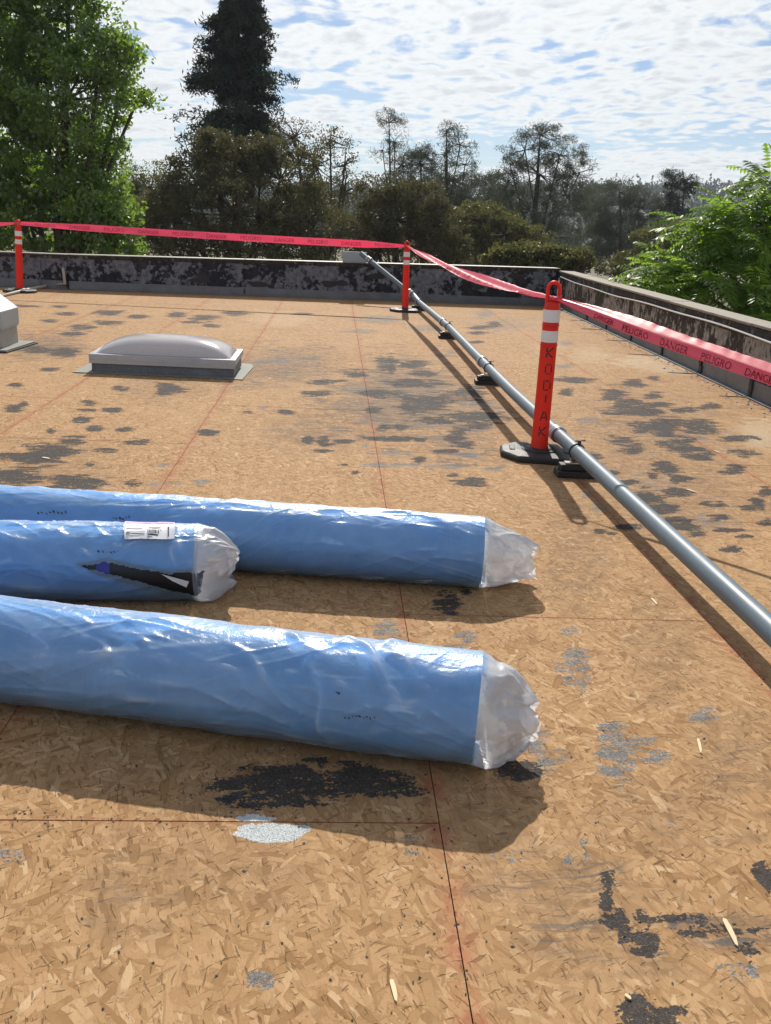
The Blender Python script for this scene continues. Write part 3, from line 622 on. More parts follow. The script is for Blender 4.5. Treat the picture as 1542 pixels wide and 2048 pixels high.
# ------------------------------------------------------------------ delineator posts
STROKES = {'K': [((0, 0), (0, .42)), ((0, .58), (0, 1)), ((.12, .52), (1, 1)), ((.12, .48), (1, 0))],
           'O': [((0, .15), (0, .85)), ((1, .15), (1, .85)), ((.12, .98), (.42, .98)), ((.58, .98), (.88, .98)), ((.12, .02), (.42, .02)), ((.58, .02), (.88, .02))],
           'D': [((0, 0), (0, 1)), ((.18, 1), (.75, .96)), ((1, .18), (1, .82)), ((.18, 0), (.75, .04))],
           'I': [((.5, 0), (.5, 1))],
           'A': [((0, 0), (.40, .95)), ((1, 0), (.60, .95)), ((.30, .33), (.72, .33))]}
def make_post(base, lean=(0, 0), label='', letters=True, rz=0.0, face=0.0):
    root = empty('delineator_post', (0, 0, 0))
    tag(root, label, 'traffic post', 'orange posts holding the red tape')
    # rubber base: a long octagon with bevelled rim, raised ring and two grip slots
    mb = MB(); oct_ = [(-.255, -.075), (-.255, .075), (-.150, .205), (.150, .205), (.255, .075), (.255, -.075), (.150, -.205), (-.150, -.205)]
    def sc(f): return [(x*f, y*f) for x, y in oct_]
    rings = [(1.0, 0.001), (1.0, 0.028), (.955, .042), (.60, .050)]
    vs = []; 
    for f, z in rings: vs += [(x, y, z) for x, y in sc(f)]
    fs = [tuple(range(7, -1, -1))] + [(8*i+k, 8*i+(k+1) % 8, 8*(i+1)+(k+1) % 8, 8*(i+1)+k) for i in range(3) for k in range(8)] + [tuple(24+k for k in range(8))]
    mb.add(vs, fs); bo = mb.build('base', M_RUBBER, root, bevel=0.006)
    mb = MB(); mb.lathe([(.118, .046), (.118, .056), (.108, .060), (.098, .056), (.090, .056), (.082, .064), (.066, .066), (.0, .066)], 36); mb.build('socket_ring', M_RUBBER, bo, True)
    for sx in (-1, 1):
        mb = MB(); mb.box((sx*.178, 0, .0475), (.036, .12, .012)); mb.build('grip', M_RUBBER, bo, bevel=0.005)
    # post body
    Z = [(.060, .058), (.060, .070), (.0555, .085), (.0535, .40), (.0525, .735), (.0565, .737), (.0565, .745), (.0525, .748), (.0515, .86), (.0555, .862), (.0555, .869), (.0515, .872), (.0510, .975), (.049, .992), (.042, 1.004), (.030, 1.012), (.0, 1.014)]
    mb = MB(); mb.lathe(Z, 40); po = mb.build('post', M_ORANGE, root, True)
    # loop handle
    mb = MB(); pts = [(-.036, 0, .985), (-.037, 0, 1.07)] + [(-.037*math.cos(a), 0, 1.085+.043*math.sin(a)) for a in np.linspace(0, math.pi, 13)] + [(.037, 0, 1.07), (.036, 0, .985)]
    vs = []; N = len(pts)
    for i, p in enumerate(pts):
        p = np.array(p); a = np.array(pts[max(i-1, 0)]); c = np.array(pts[min(i+1, N-1)]); tt = unit(c-a); nn = np.cross(tt, [0, 1.0, 0])
        for q in range(10):
            an = 2*math.pi*q/10; vs.append(p + nn*.0125*math.cos(an) + np.array([0, .016*math.sin(an), 0]))
    mb.add(vs, [(i*10+q, i*10+(q+1) % 10, (i+1)*10+(q+1) % 10, (i+1)*10+q) for i in range(N-1) for q in range(10)])
    mb.box((0, 0, 1.012), (.062, .022, .05)); mb.build('handle', M_ORANGE, root, True)
    for z0, z1 in ((.885, .962), (.760, .832)):
        mb = MB(); mb.lathe([(.0530, z0), (.0535, z0), (.0532, z1), (.0525, z1)], 40); mb.build('reflective_band', M_WHITE, root, True)
    if letters:
        def stroke(mb, p, q, cx, z0, w, h, th=.0088):
            p = np.array([(p[0]-.5)*w, z0+p[1]*h]); q = np.array([(q[0]-.5)*w, z0+q[1]*h]); d = unit(q-p); nrm = np.array([-d[1], d[0]])*th/2
            L = []
            K = 4
            for i in range(K+1):
                c = p+(q-p)*i/K
                for sg in (-1, 1):
                    e = c+nrm*sg; r0 = .0556 - .0022*min(max(e[1]-.085, 0), .65)/.65; a = face + e[0]/r0
                    L.append((math.sin(a)*(r0+.0006), -math.cos(a)*(r0+.0006), e[1]))
            mb.add(L, [(2*i, 2*i+1, 2*i+3, 2*i+2) for i in range(K)])
        for ch, z0, ww in (('K', .665, .042), ('O', .560, .040), ('D', .455, .042), ('I', .375, .03), ('A', .255, .046), ('K', .150, .044)):
            mb = MB()
            hh = .062 if ch != 'I' else .05
            for p, q in STROKES[ch]: stroke(mb, p, q, 0, z0, ww, hh)
            mb.build('stencil_letter', M_BLACKINK, root)
    # stand it where it belongs
    tilt = Matrix.Rotation(lean[0], 4, 'Y') @ Matrix.Rotation(lean[1], 4, 'X')
    for o in list(root.children):
        if o.name.startswith('base'): continue
        o.matrix_basis = Matrix.Translation((0, 0, .05)) @ tilt @ Matrix.Translation((0, 0, -.05)) @ o.matrix_basis
    root.location = (base[0], base[1], 0.0); root.rotation_euler[2] = rz
    return root
p_near = make_post((1.087, 5.45), (-.020, 0), 'orange post with black stencilled letters standing beside the long grey pipe', rz=rad(-8), face=rad(8))
p_mid = make_post((0.88, 14.62), (-.028, 0), 'orange post before the dark rear parapet, next to where the grey pipe climbs', rz=rad(4), face=rad(150))
p_left = make_post((-5.479, 14.72), (.055, 0), 'orange post standing by the bent pale conduit near the rear parapet', rz=rad(3), face=rad(140))

# ------------------------------------------------------------------ barrier tape
def text_polys(s):
    cu = bpy.data.curves.new('txt', 'FONT'); cu.body = s; cu.size = 1.0; cu.resolution_u = 2
    o = bpy.data.objects.new('txt', cu); COL.objects.link(o)
    dg = bpy.context.evaluated_depsgraph_get(); dg.update(); me = bpy.data.meshes.new_from_object(o.evaluated_get(dg))
    V = np.array([v.co[:2] for v in me.vertices]); F = [tuple(p.vertices) for p in me.polygons]
    bpy.data.objects.remove(o); bpy.data.meshes.remove(me); return V, F
TXT = {w: text_polys(w) for w in ('DANGER', 'PELIGRO')}
def tape(label, fn, n, length, words=(), wtext=0.5, flip=False):
    """fn(f, c): point for fraction f along and c in -0.5..0.5 across"""
    K = 9; Fv = np.linspace(0, 1, n); V = np.array([fn(f, c) for f in Fv for c in np.linspace(-.5, .5, K)])
    o = grid_mesh('barrier_tape', V, n, K, M_TAPE)
    tag(o, label, 'barrier tape', 'lengths of red danger tape')
    for (w, f0, f1, c0, c1) in words:
        TV, TF = TXT[w]; x0, x1 = TV[:, 0].min(), TV[:, 0].max(); y0, y1 = TV[:, 1].min(), TV[:, 1].max()
        P = []
        for x, y in TV:
            f = f0 + (f1-f0)*(x-x0)/(x1-x0); c = c0 + (c1-c0)*(y-y0)/(y1-y0); p = np.array(fn(f, c))
            e = 1e-3; nn = np.cross(np.array(fn(min(f+e, 1), c))-np.array(fn(max(f-e, 0), c)), np.array(fn(f, c+.01))-np.array(fn(f, c-.01))); nn = unit(nn)
            if nn@(CAM-p) < 0: nn = -nn
            P.append(p + nn*0.0022)
        me = bpy.data.meshes.new('printed_word'); me.from_pydata([tuple(p) for p in P], [], TF); me.materials.append(M_TAPEINK2 if length > 5 else M_TAPEINK); link('printed_word', me, o)
    return o
def lerp(a, b, f): return np.asarray(a)*(1-f) + np.asarray(b)*f
TN = np.array([1.078, 5.425, 1.035]); TM = np.array([0.855, 14.60, 1.052]); TL = np.array([-5.435, 14.70, 1.08])
def tape_lm(f, c):        # left post to middle post: flat face to the viewer
    p = lerp(TL, TM, f); p[2] += 0.0 - 0.055*4*f*(1-f)*0.3
    w = 0.115*min(1.0, 0.45 + 3.0*f, 0.35 + 6.0*(1-f)) ; ph = 0.20 + 0.25*math.sin(f*5.0)
    return p + np.array([0, 0.010+c*w*math.sin(ph) + 0.004*math.sin(f*40+c*4), c*w*math.cos(ph)])
wd = []
for q in range(11):
    f0 = 0.045 + q*0.087; wd.append(('DANGER' if q % 2 else 'PELIGRO', f0, f0+0.052, -.30, .22))
tape('long red tape strung from the post by the conduit to the post by the pipe', tape_lm, 160, 6.3, wd)
def tape_mn(f, c):        # middle post to near post: sags, twists, pleated at both ends
    p = lerp(TM, TN, f); p[2] -= 0.10*4*f*(1-f)*(0.55+0.45*f) ; p[0] += 0.03*math.sin(f*3.1)
    w = 0.105*min(1.0, 0.25+3*f, 0.30 + 4.5*(1-f)); ph = rad(74) - rad(16)*f + 0.12*math.sin(f*7)
    t = unit(TN-TM); side = np.array([t[1], -t[0], 0]) * -1; q = p + side*(c*w*math.sin(ph)) + np.array([0, 0, c*w*math.cos(ph)])
    q[2] += 0.010*math.sin(c*9+f*14) + .0012*math.sin(f*150+c*6+4*math.sin(f*31))
    return q
wd = []
for q in range(9):
    f0 = 0.34 + q*0.068; wd.append(('PELIGRO' if q % 2 else 'DANGER', f0, f0+0.045, -.40, -.02))
tape('sagging twisted red tape between the stencilled post and the post by the rear parapet', tape_mn, 420, 9, wd)
TP = ony(1542, 748, 4.2)
def tape_nr(f, c):        # near post off to the right: upper half lies back and shines, lower half hangs
    p = TN + (TP-TN)*(f*2.2); p[2] += 2.6*max(0.0, f-.52)**2; ws = min(1.0, 0.25 + 4.5*f)
    w = 0.135*ws; t = unit((TP-TN)*[1, 1, 0]); side = np.array([t[1], -t[0], 0])
    if side@(CAM-p) < 0: side = -side
    c2 = c+.5                                   # 0 bottom .. 1 top
    lo = min(c2, .42); hi = max(0, c2-.42)
    a1 = rad(12)+0.10*math.sin(f*9); a2 = rad(64)
    q = p + side*(-(lo-.42)*w*math.sin(a1)*1.0) + np.array([0, 0, (lo-.42)*w*math.cos(a1)])
    q = q - side*(hi*w*math.sin(a2)) + np.array([0, 0, hi*w*math.cos(a2)])
    q = q + side*0.004*math.sin(c*15+f*21)*(1-.6*f) + np.array([0, 0, .002*math.sin(f*17) + hi*(.0030*math.sin(f*120+4*math.sin(f*23))+.0016*math.sin(f*263+c*5))*(.4+.6*math.sin(f*37)**2)])
    return q
wd = []
for q in range(8):
    f0 = 0.085 + q*0.082; wd.append(('PELIGRO' if q % 2 else 'DANGER', f0, f0+0.056, -.46, -.16))
wd[0] = ('DANGER', 0.10, 0.145, -.46, -.16)
tape('broad red tape with PELIGRO lettering running from the stencilled post past the mottled parapet', tape_nr, 620, 3.7, wd)
def tape_off(f, c):
    p = lerp(TL, (-9.3, 13.2, .98), f); p[2] -= 0.10*4*f*(1-f); w = 0.10*min(1, .3+6*f)
    return p + np.array([0, .012+c*w*.3, c*w*.95])
tape('short run of red tape leaving the conduit-side post away from the other posts', tape_off, 40, 3.8)
for P0, nm in ((TN, 'near'), (TM, 'mid'), (TL, 'left')):
    mb = MB(); r_ = random.Random(4); c0 = np.array([P0[0], P0[1], P0[2]])
    for q in range(3):
        pts = [c0 + np.array([.041*math.cos(a), .023+.030*math.sin(a) - .0, -.012+.010*q+.006*math.sin(a*2+q)]) for a in np.linspace(0, 2*math.pi, 17)]
        mb.tube(pts, .0045, 6, cap=False)
    o = mb.build('tape_knot', M_TAPE, None, True)
    tag(o, {'near': 'red tape knotted round the handle of the stencilled orange post', 'mid': 'red tape knotted round the post in front of the rear parapet', 'left': 'red tape knotted round the post by the bent conduit'}[nm], 'knot', 'red tape knots on the posts')

# ------------------------------------------------------------------ drain pipe
PR = 0.0445; PZ = 0.142
PX = [(-1.2, 1.29), (2.63, 1.272), (3.6, 1.252), (5.0, 1.228), (7.0, 1.195), (9.0, 1.20), (11.4, 1.215), (15.0, 1.13)]
def pipe_x(y): return float(np.interp(y, [a for a, b in PX], [b for a, b in PX]))
pipe = empty('drain_pipe', (1.2, 8, 0)); tag(pipe, 'long grey plastic drain pipe raised on black blocks across the roof', 'pipe')
cuts = [-1.2, 2.2, 5.52, 8.55, 11.95, 14.85]
for a, c in zip(cuts[:-1], cuts[1:]):
    mb = MB(); mb.tube([(pipe_x(y), y, PZ) for y in np.linspace(a+.001, c-.001, 14)], PR, 40); mb.build('pipe_section', M_PVC, pipe, True)
E0 = np.array([pipe_x(14.85), 14.85, PZ]); E1 = np.array([1.075, 15.20, .215]); E2 = np.array([.88, 15.45, .34]); PL = np.array([0.15, 16.27, .835])
mb = MB(); mb.tube([E0+[0, .002, 0], E0+(E1-E0)*.55, E1], PR, 32); mb.build('elbow', M_PVC2, pipe, True)
mb = MB(); mb.tube([E1+(E2-E1)*.01, E2, E2+(PL-E2)*.5, PL], PR*.98, 32); mb.build('pipe_section', M_PVC, pipe, True)
def ring(c, d, r, w, m, name, rim=True):
    d = unit(d); c = np.asarray(c, float); mb = MB()
    mb.tube([c-d*w/2, c-d*(w/2-.004), c+d*(w/2-.004), c+d*w/2], [r, r+.003, r+.003, r], 36, cap=True); return mb.build(name, m, pipe, True)
for y in (5.52, 8.55, 11.95, 14.9):
    c = (pipe_x(y), y, PZ)
    ring(c, (0, 1, 0), PR+.0065, .085, M_PVC2, 'coupling')
    ring((pipe_x(y-.03), y-.03, PZ), (0, 1, 0), PR+.0085, .013, M_STEEL, 'hose_band'); ring((pipe_x(y+.03), y+.03, PZ), (0, 1, 0), PR+.0085, .013, M_STEEL, 'hose_band')
    ring((pipe_x(y-.052), y-.052, PZ), (0, 1, 0), PR+.0015, .014, M_PRIMER, 'primer_ring')
dd = unit(PL-E2)
for c in (E1*.65+E2*.35, E2+(PL-E2)*.80):
    ring(c, dd, PR+.009, .10, M_PVC2, 'coupling')
    for sg in (-1, 1): ring(c+dd*.036*sg, dd, PR+.012, .014, M_STEEL, 'hose_band')
    ring(c-dd*.062, dd, PR+.002, .016, M_PRIMER, 'primer_ring')
lab = ['black rubber block carrying the grey pipe beside the stencilled orange post', 'black block under the grey pipe, next beyond the stencilled post', 'black block under the grey pipe, two beyond the stencilled post', 'black block under the grey pipe where it starts up the rear parapet']
for q, y in enumerate((5.0, 8.08, 11.35, 14.9)):
    x = pipe_x(y); bl = empty('pipe_support_block', (x, y, 0)); tag(bl, lab[q], 'support block', 'blocks under the drain pipe')
    mb = MB(); w2, d2 = .135, .058
    mb.prism([(x-w2, y-d2), (x+w2, y-d2), (x+w2, y+d2), (x-w2, y+d2)], .001, .040); mb.build('foot', M_RUBBER, bl, bevel=.004)
    mb = MB(); mb.prism([(x-w2*.86, y-d2*.62), (x+w2*.86, y-d2*.62), (x+w2*.86, y+d2*.62), (x-w2*.86, y+d2*.62)], .041, .080); mb.build('body', M_RUBBER, bl, bevel=.006)
    mb = MB(); mb.box((x, y, .0855), (.17, .042, .009)); mb.box((x-.05, y, .093), (.006, .040, .012)); mb.box((x+.05, y, .093), (.006, .040, .012)); mb.build('strut', M_STEEL, bl)
    yc = y+.055 if q != 3 else y-.05
    st = MB(); st.tube([(pipe_x(yc)+(PR+.004)*math.cos(a), yc, PZ+(PR+.004)*math.sin(a)) for a in np.linspace(-.9, math.pi+.9, 30)], .0045, 8); o = st.build('strap', M_RUBBER, pipe, True)
    st = MB(); st.box((pipe_x(yc)+.008, yc, PZ+PR+.016), (.016, .022, .026)); st.tube([(pipe_x(yc)-.02, yc-.004, PZ+PR+.024), (pipe_x(yc)+.045, yc+.004, PZ+PR+.028)], .004, 8); st.build('clamp_bolt', M_RUBBER, o)
    for sx in (-1, 1):
        st = MB(); st.box((pipe_x(yc)+sx*.044, (yc+y)/2, .1), (.004, .03, .022)); st.build('bracket', M_STEEL, o)
# outlet plate on the parapet
pl = empty('outlet_plate', (0.03, 16.4, .7)); tag(pl, 'blue-grey sheet metal plate on the rear parapet where the pipe ends', 'metal plate')
a = ony(686, 504, 16.38); c = ony(734, 506, 16.45)
tv = unit((c-a)*[1, 1, 0]); nv = np.cross([0, 0, 1.0], tv); Lp = np.linalg.norm((c-a)[:2])
mb = MB(); mb.box(a+tv*Lp/2-[0, 0, .085]+nv*.01, (Lp, .012, .185), (tv, nv, (0, 0, 1))); mb.build('sheet', M_PLATE, pl, bevel=.002)
mb = MB(); mb.box(a+tv*Lp/2+nv*.03+[0, 0, .0105], (Lp, .05, .004), (tv, nv, (0, 0, 1))); mb.build('folded_edge', M_PLATE, pl)
for f in (.07, .93):
    mb = MB(); p0 = a+tv*Lp*f-[0, 0, .03]; mb.tube([p0+nv*.006, p0-nv*.004], .007, 10); mb.build('screw', M_STEEL, pl, True)

# ------------------------------------------------------------------ skylight
sk = empty('skylight', (-1.84, 8.14, 0)); tag(sk, 'domed grey skylight in an aluminium frame on a low curb', 'skylight')
X0, X1, Y0, Y1, HC = -2.475, -1.205, 7.81, 8.46, .165
mb = MB(); V = []
r_ = random.Random(2)
pol = [(-2.63, 7.745), (-1.9, 7.755), (-1.12, 7.735), (-1.085, 8.44), (-1.12, 8.60), (-2.60, 8.60)]
mb.prism(pol, .003, .0075); o = mb.build('base_flashing', M_BASEF, sk)
for (p, q) in (((X0, Y0, X1, Y0+.04), 0), ((X0, Y1-.04, X1, Y1), 1), ((X0, Y0+.0405, X0+.04, Y1-.0405), 2), ((X1-.04, Y0+.0405, X1, Y1-.0405), 3)):
    x0, y0, x1, y1 = p; mb = MB(); mb.prism([(x0, y0), (x1, y0), (x1, y1), (x0, y1)], .008, HC-.04); mb.build('curb_side', M_CURB, sk)
fo = .018
for (p, q) in (((X0-fo, Y0-fo, X1+fo, Y0+.045), 0), ((X0-fo, Y1-.045, X1+fo, Y1+fo), 1), ((X0-fo, Y0+.0455, X0+.05, Y1-.0455), 2), ((X1-.05, Y0+.0455, X1+fo, Y1-.0455), 3)):
    x0, y0, x1, y1 = p; mb = MB(); mb.prism([(x0, y0), (x1, y0), (x1, y1), (x0, y1)], HC-.052, HC+.004); mb.build('frame', M_ALU, sk, bevel=.004)
mb = MB()
mb.box(((X0+X1)/2, Y0-fo-.004, HC-.062), (X1-X0+.03, .006, .030)); mb.build('drip_edge', M_ALU, sk)
for q in range(5):
    mb = MB(); x = X0+.14+q*.25; mb.tube([(x, Y0-fo+.002, HC-.02), (x, Y0-fo-.005, HC-.02)], .006, 10); mb.build('screw', M_STEEL, sk, True)
nu, nv = 60, 36; V = []
for i in range(nu):
    for j in range(nv):
        a = 2*i/(nu-1)-1; b2 = 2*j/(nv-1)-1
        hgt = ((1-abs(a)**3.2)*(1-abs(b2)**3.2))**.62
        V.append(((X0+X1)/2+a*((X1-X0)/2-.035), (Y0+Y1)/2+b2*((Y1-Y0)/2-.035), HC+.006+.148*hgt))
grid_mesh('dome', np.array(V), nu, nv, M_DOME, sk)

# ------------------------------------------------------------------ vent hood at the left
vb = empty('roof_vent', (-3.9, 9.0, 0)); tag(vb, 'galvanised sheet metal vent hood with sloped top on a tarred base', 'roof vent')
vx0, vx1, vy0, vy1 = -4.25, -3.60, 8.76, 9.20
mb = MB(); mb.prism([(vx0-.12, vy0-.13), (vx1+.07, vy0-.12), (vx1+.13, vy1+.13), (vx0-.12, vy1+.13)], .003, .028); mb.build('base_flashing', M_BASEF, vb, bevel=.006)
mb = MB(); mb.prism([(vx0-.13, vy0-.14), (vx1+.08, vy0-.13), (vx1+.15, vy1+.14), (vx0-.13, vy1+.14)], .001, .012); mb.build('tar_bed', M_TARBLACK, vb)
mb = MB(); mb.prism([(vx0, vy0), (vx1, vy0), (vx1, vy1), (vx0, vy1)], .029, .205); mb.build('curb', M_VENT2, vb, bevel=.003)
mb = MB(); mb.prism([(vx0-.012, vy0-.012), (vx1+.012, vy0-.012), (vx1+.012, vy1+.012), (vx0-.012, vy1+.012)], .206, .225); mb.build('collar', M_ALU, vb)
mb = MB(); a0, a1, c0, c1 = vx0-.018, vx1+.018, vy0-.018, vy1+.018
vs = [(a0, c0, .226), (a1, c0, .226), (a1, c1, .226), (a0, c1, .226), (a0, c0, .385), (a1, c0, .385), (a1, c1, .385), (a0, c1, .385), (a0+.16, c0+.02, .545), (a1-.20, c0+.02, .545), (a1-.20, c1-.02, .545), (a0+.16, c1-.02, .545)]
mb.add(vs, [(3, 2, 1, 0), (0, 1, 5, 4), (1, 2, 6, 5), (2, 3, 7, 6), (3, 0, 4, 7), (4, 5, 9, 8), (5, 6, 10, 9), (6, 7, 11, 10), (7, 4, 8, 11), (8, 9, 10, 11)]); mb.build('hood', M_VENT, vb, bevel=.003)

# ------------------------------------------------------------------ bent conduit by the left post
c1 = onz(-20, 597, .02); c2 = onz(50, 580, .03); c3 = onz(96, 571, .04); 
c4 = np.array([-4.98, 15.50, .10]); c5 = ony(126, 536, 15.56)
mb = MB(); mb.tube([c1-(c2-c1)*2.0, c1, c2, c3, c3*.35+c4*.65, c4, c5], .024, 12); o = mb.build('conduit', M_CONDUIT, None, True); tag(o, 'bent pale conduit lying on the boards and rising up the rear parapet', 'conduit')

# ------------------------------------------------------------------ wrapped rolls
def in_poly(x, y, poly):
    c = np.zeros(len(x), bool); n = len(poly); j = n-1
    for i in range(n):
        xi, yi = poly[i]; xj, yj = poly[j]
        m = ((yi > y) != (yj > y)) & (x < (xj-xi)*(y-yi)/(yj-yi+1e-12)+xi); c ^= m; j = i
    return c
class Roll:
    def __init__(s, y0, k, r, x_end, length, seed, folds, prof, loose=1.0, psi=1.5, squash=.9):
        s.psi = psi; s.squash = squash
        s.t = unit([1, k, 0]); s.n = np.array([s.t[1], -s.t[0], 0]); s.r = r; s.seed = seed; s.folds = folds
        s.end = np.array([x_end, y0+k*x_end, r]); s.L = length; s.prof = prof; s.loose = loose
    def film(s, S, TH):
        """S distance from the core's end (negative along the roll), TH angle; returns points"""
        r = s.r; u = TH*r; sd = s.seed
        d = np.zeros_like(S)
        lowm = fbm(S*2.2+7, u*3+1, sd+3, 3)
        def rot(a): return S*math.cos(a)+u*math.sin(a), -S*math.sin(a)+u*math.cos(a)
        a, b_ = rot(0.42); wv = 0.5*(vnoise(a*3, b_*3, sd)-.5)
        m1 = np.clip(lowm*2.6-.75, 0, 1); m2 = np.clip(1.75-lowm*2.8, 0, 1)
        d += (0.0095*ridge(a*1.1+wv*.6, b_*8+wv*4, sd+1)**1.5 + 0.0045*ridge(a*2.6+wv, b_*24+wv*6, sd+31)**5)*m1
        a, b_ = rot(-0.30); d += (0.0085*ridge(a*1.2, b_*9+1.6*vnoise(a*3, b_*2, sd+8), sd+2)**1.6 + 0.004*ridge(a*3.0, b_*33+2*vnoise(a*4, b_*3, sd+18), sd+32)**5)*m2
        a, b_ = rot(0.10); d += 0.0040*ridge(a*3.4, b_*34+2.5*vnoise(a*3, b_*3, sd+9), sd+5)**3*np.clip(fbm(S*3, u*4, sd+6, 2)*2.8-.95, 0, 1)
        a, b_ = rot(1.1); d += 0.0022*ridge(a*7, b_*30+2*vnoise(a*5, b_*5, sd+19), sd+15)**3*np.clip(fbm(S*4, u*5, sd+16, 2)*3-1.2, 0, 1)
        d += 0.0022*fbm(S*5, u*7, sd+11, 3)
        top = np.clip(np.sin(TH), 0, 1)
        d += 0.012*s.loose*top*fbm(S*1.8, u*1.5, sd+13, 3)
        crest = np.zeros_like(S)
        for (s0, th0, s1, th1, h, w) in s.folds:
            p = np.array([s0, th0*r]); q = np.array([s1, th1*r]); e = q-p; L2 = e@e
            f = np.clip(((S-p[0])*e[0]+(u-p[1])*e[1])/L2, 0, 1)
            cx = p[0]+f*e[0]+.012*np.sin(f*7+sd); cy = p[1]+f*e[1]+.010*np.sin(f*5)
            dist = np.hypot(S-cx, u-cy); pr = np.sin(np.clip(f, .03, .97)*math.pi)**.5; d += h*np.exp(-(dist/w)**1.3)*pr; crest = np.maximum(crest, pr*np.exp(-(dist/(w*.55))**2))
        s.lift = d; s.crest = crest
        # bag beyond the end
        P = s.prof; tt = np.array([p[0] for p in P]); ds = np.array([p[1] for p in P]); rf = np.array([p[2] for p in P])
        ext = S > 0
        q = np.where(ext, S, 0); ax = np.where(ext, np.interp(q, tt, ds), S); rr = np.where(ext, np.interp(q, tt, rf), 1.0)
        am = np.clip(q/0.05, 0, 1); nn = vnoise(np.cos(TH)*2.2+9+S*7, np.sin(TH)*2.2+4+S*5, sd+21)-.5; n2 = ridge(np.cos(TH)*2.4+S*8, np.sin(TH)*2.4+3+S*5, sd+23)-.5; n3 = ridge(np.cos(TH)*6+S*14, np.sin(TH)*6+S*10, sd+25)**1.5-.4
        rr = rr*(1 + am*(0.12*nn+0.07*n2+0.03*n3)); ax = ax + am*(0.050*nn*np.clip(q/.1, 0, 1)+.010*n2)
        R = r*rr + 0.004 + d*np.where(ext, np.clip(1-q/.05, .15, 1), 1)
        ct, st_ = np.cos(TH), np.sin(TH)
        # the empty end of the wrap collapses flat, like the end of a bag
        qm = s.prof[-1][0]; w = np.clip(q/qm, 0, 1); w = (w*w*(3-2*w))*s.squash; e0, e1 = math.cos(s.psi), math.sin(s.psi)
        A_, B_ = R*ct, R*st_; pe = A_*e0+B_*e1; pp = -A_*e1+B_*e0
        cr_ = am*(0.020*(ridge(pe*9+sd, q*16, sd+41)-.5) + 0.010*(ridge(pe*20+3, q*30+pe*12, sd+43)-.5) + 0.030*(vnoise(pe*6, q*9+2, sd+45)-.5))
        pp = pp*(1-w) + cr_*np.clip(w*2, 0, 1); A_ = pe*e0-pp*e1; B_ = pe*e1+pp*e0
        P3 = s.end + ax[..., None]*s.t + A_[..., None]*s.n + B_[..., None]*np.array([0, 0, 1.0])
        sag = np.clip(q/.2, 0, 1)
        P3[..., 2] -= 0.05*s.r*am + sag*(0.02)
        # the film lies on the deck
        z = P3[..., 2]; P3[..., 2] = np.where(z < 0.004, 0.0030+0.0015*np.clip(np.cos(S*30+u*40), -1, 1), z)
        return P3
    def to_st(s, u, v, off=0.008):
        d = ray(u, v); o = CAM-s.end; R = s.r+off
        od = o-(o@s.t)*s.t; dd_ = d-(d@s.t)*s.t; A = dd_@dd_; B = 2*od@dd_; Cc = od@od-R*R; D = B*B-4*A*Cc
        tt = (-B-math.sqrt(max(D, 0)))/(2*A); p = CAM+tt*d-s.end
        return p@s.t, math.atan2(p[2], p@s.n)
    def build(s, label, hole=None, blackpoly=None, step=0.0046):
        root = empty('membrane_roll', tuple(s.end*[1, 1, 0])); tag(root, label, 'roll', 'plastic-wrapped rolls of roofing membrane')
        smax = s.prof[-1][0]
        fine = min(s.L, 1.75); Sv = np.concatenate([np.arange(-s.L, -fine-.01, .02), np.arange(-fine, 0, step), np.linspace(0, smax, 60)]); nth = 216
        TH = np.linspace(-math.pi, math.pi, nth, endpoint=False)
        S2, T2 = np.meshgrid(Sv, TH, indexing='ij'); P = s.film(S2, T2).reshape(-1, 3); lay = np.clip(np.clip((s.lift-.010)/.016, 0, 1)**1.4*.42 + .38*s.crest + np.clip(S2/.02, 0, 1), 0, 1).ravel()
        keep = None
        if hole is not None:
            pu, pv, _ = proj(P); jx = 5*(vnoise(pu/7, pv/7, 2)-.5); front = (T2.ravel() > -1.6) & (T2.ravel() < 2.0)
            keep = ~(in_poly(pu+jx, pv+jx, hole) & front)
        fo_ = grid_mesh('plastic_film', P, len(Sv), nth, M_FILM, root, closed=True, keep=keep, midx=np.zeros((len(Sv)-1)*nth))
        at = fo_.data.attributes.new('layers', 'FLOAT', 'POINT'); at.data.foreach_set('value', lay.astype(np.float32))
        # membrane inside
        n2 = 64 if blackpoly is None else 260; sv = np.arange(-s.L, 0.0001, 0.0055 if blackpoly is not None else s.L/8); th = np.linspace(-math.pi, math.pi, n2, endpoint=False)
        rc = s.r-0.006
        V = [s.end + a*s.t + rc*math.cos(b_)*s.n + np.array([0, 0, rc*math.sin(b_)]) for a in sv for b_ in th]; V = np.array(V); nn = len(sv)
        i, j = np.meshgrid(np.arange(nn-1), np.arange(n2), indexing='ij'); i = i.ravel(); j = j.ravel()
        F = np.stack([i*n2+j, (i+1)*n2+j, (i+1)*n2+(j+1) % n2, i*n2+(j+1) % n2], 1); mi = np.zeros(len(F))
        if blackpoly is not None:
            cc = V[F].mean(1); pu, pv, _ = proj(cc); ang = np.arctan2(cc[:, 2]-s.r, (cc-s.end)@s.n)
            mi[in_poly(pu, pv, blackpoly) & (ang > -1.7) & (ang < 2)] = 1
        quads('membrane', V, F, [M_BLUE, M_BLACKM], root, True, mi)
        # wound end: spiral layers around a hollow core
        mb = MB(); prof = []
        K = 26
        for q in range(K+1):
            f = q/K; prof.append((rc*(1-f*.68), -(.004 if q % 2 else 0) - (0 if q < K else .05)))
        vs = []; nph = 48
        for rr2, ds in prof:
            for kk in range(nph):
                an = 2*math.pi*kk/nph; vs.append(s.end + s.t*(ds-.001) + s.n*rr2*math.cos(an) + np.array([0, 0, rr2*math.sin(an)]))
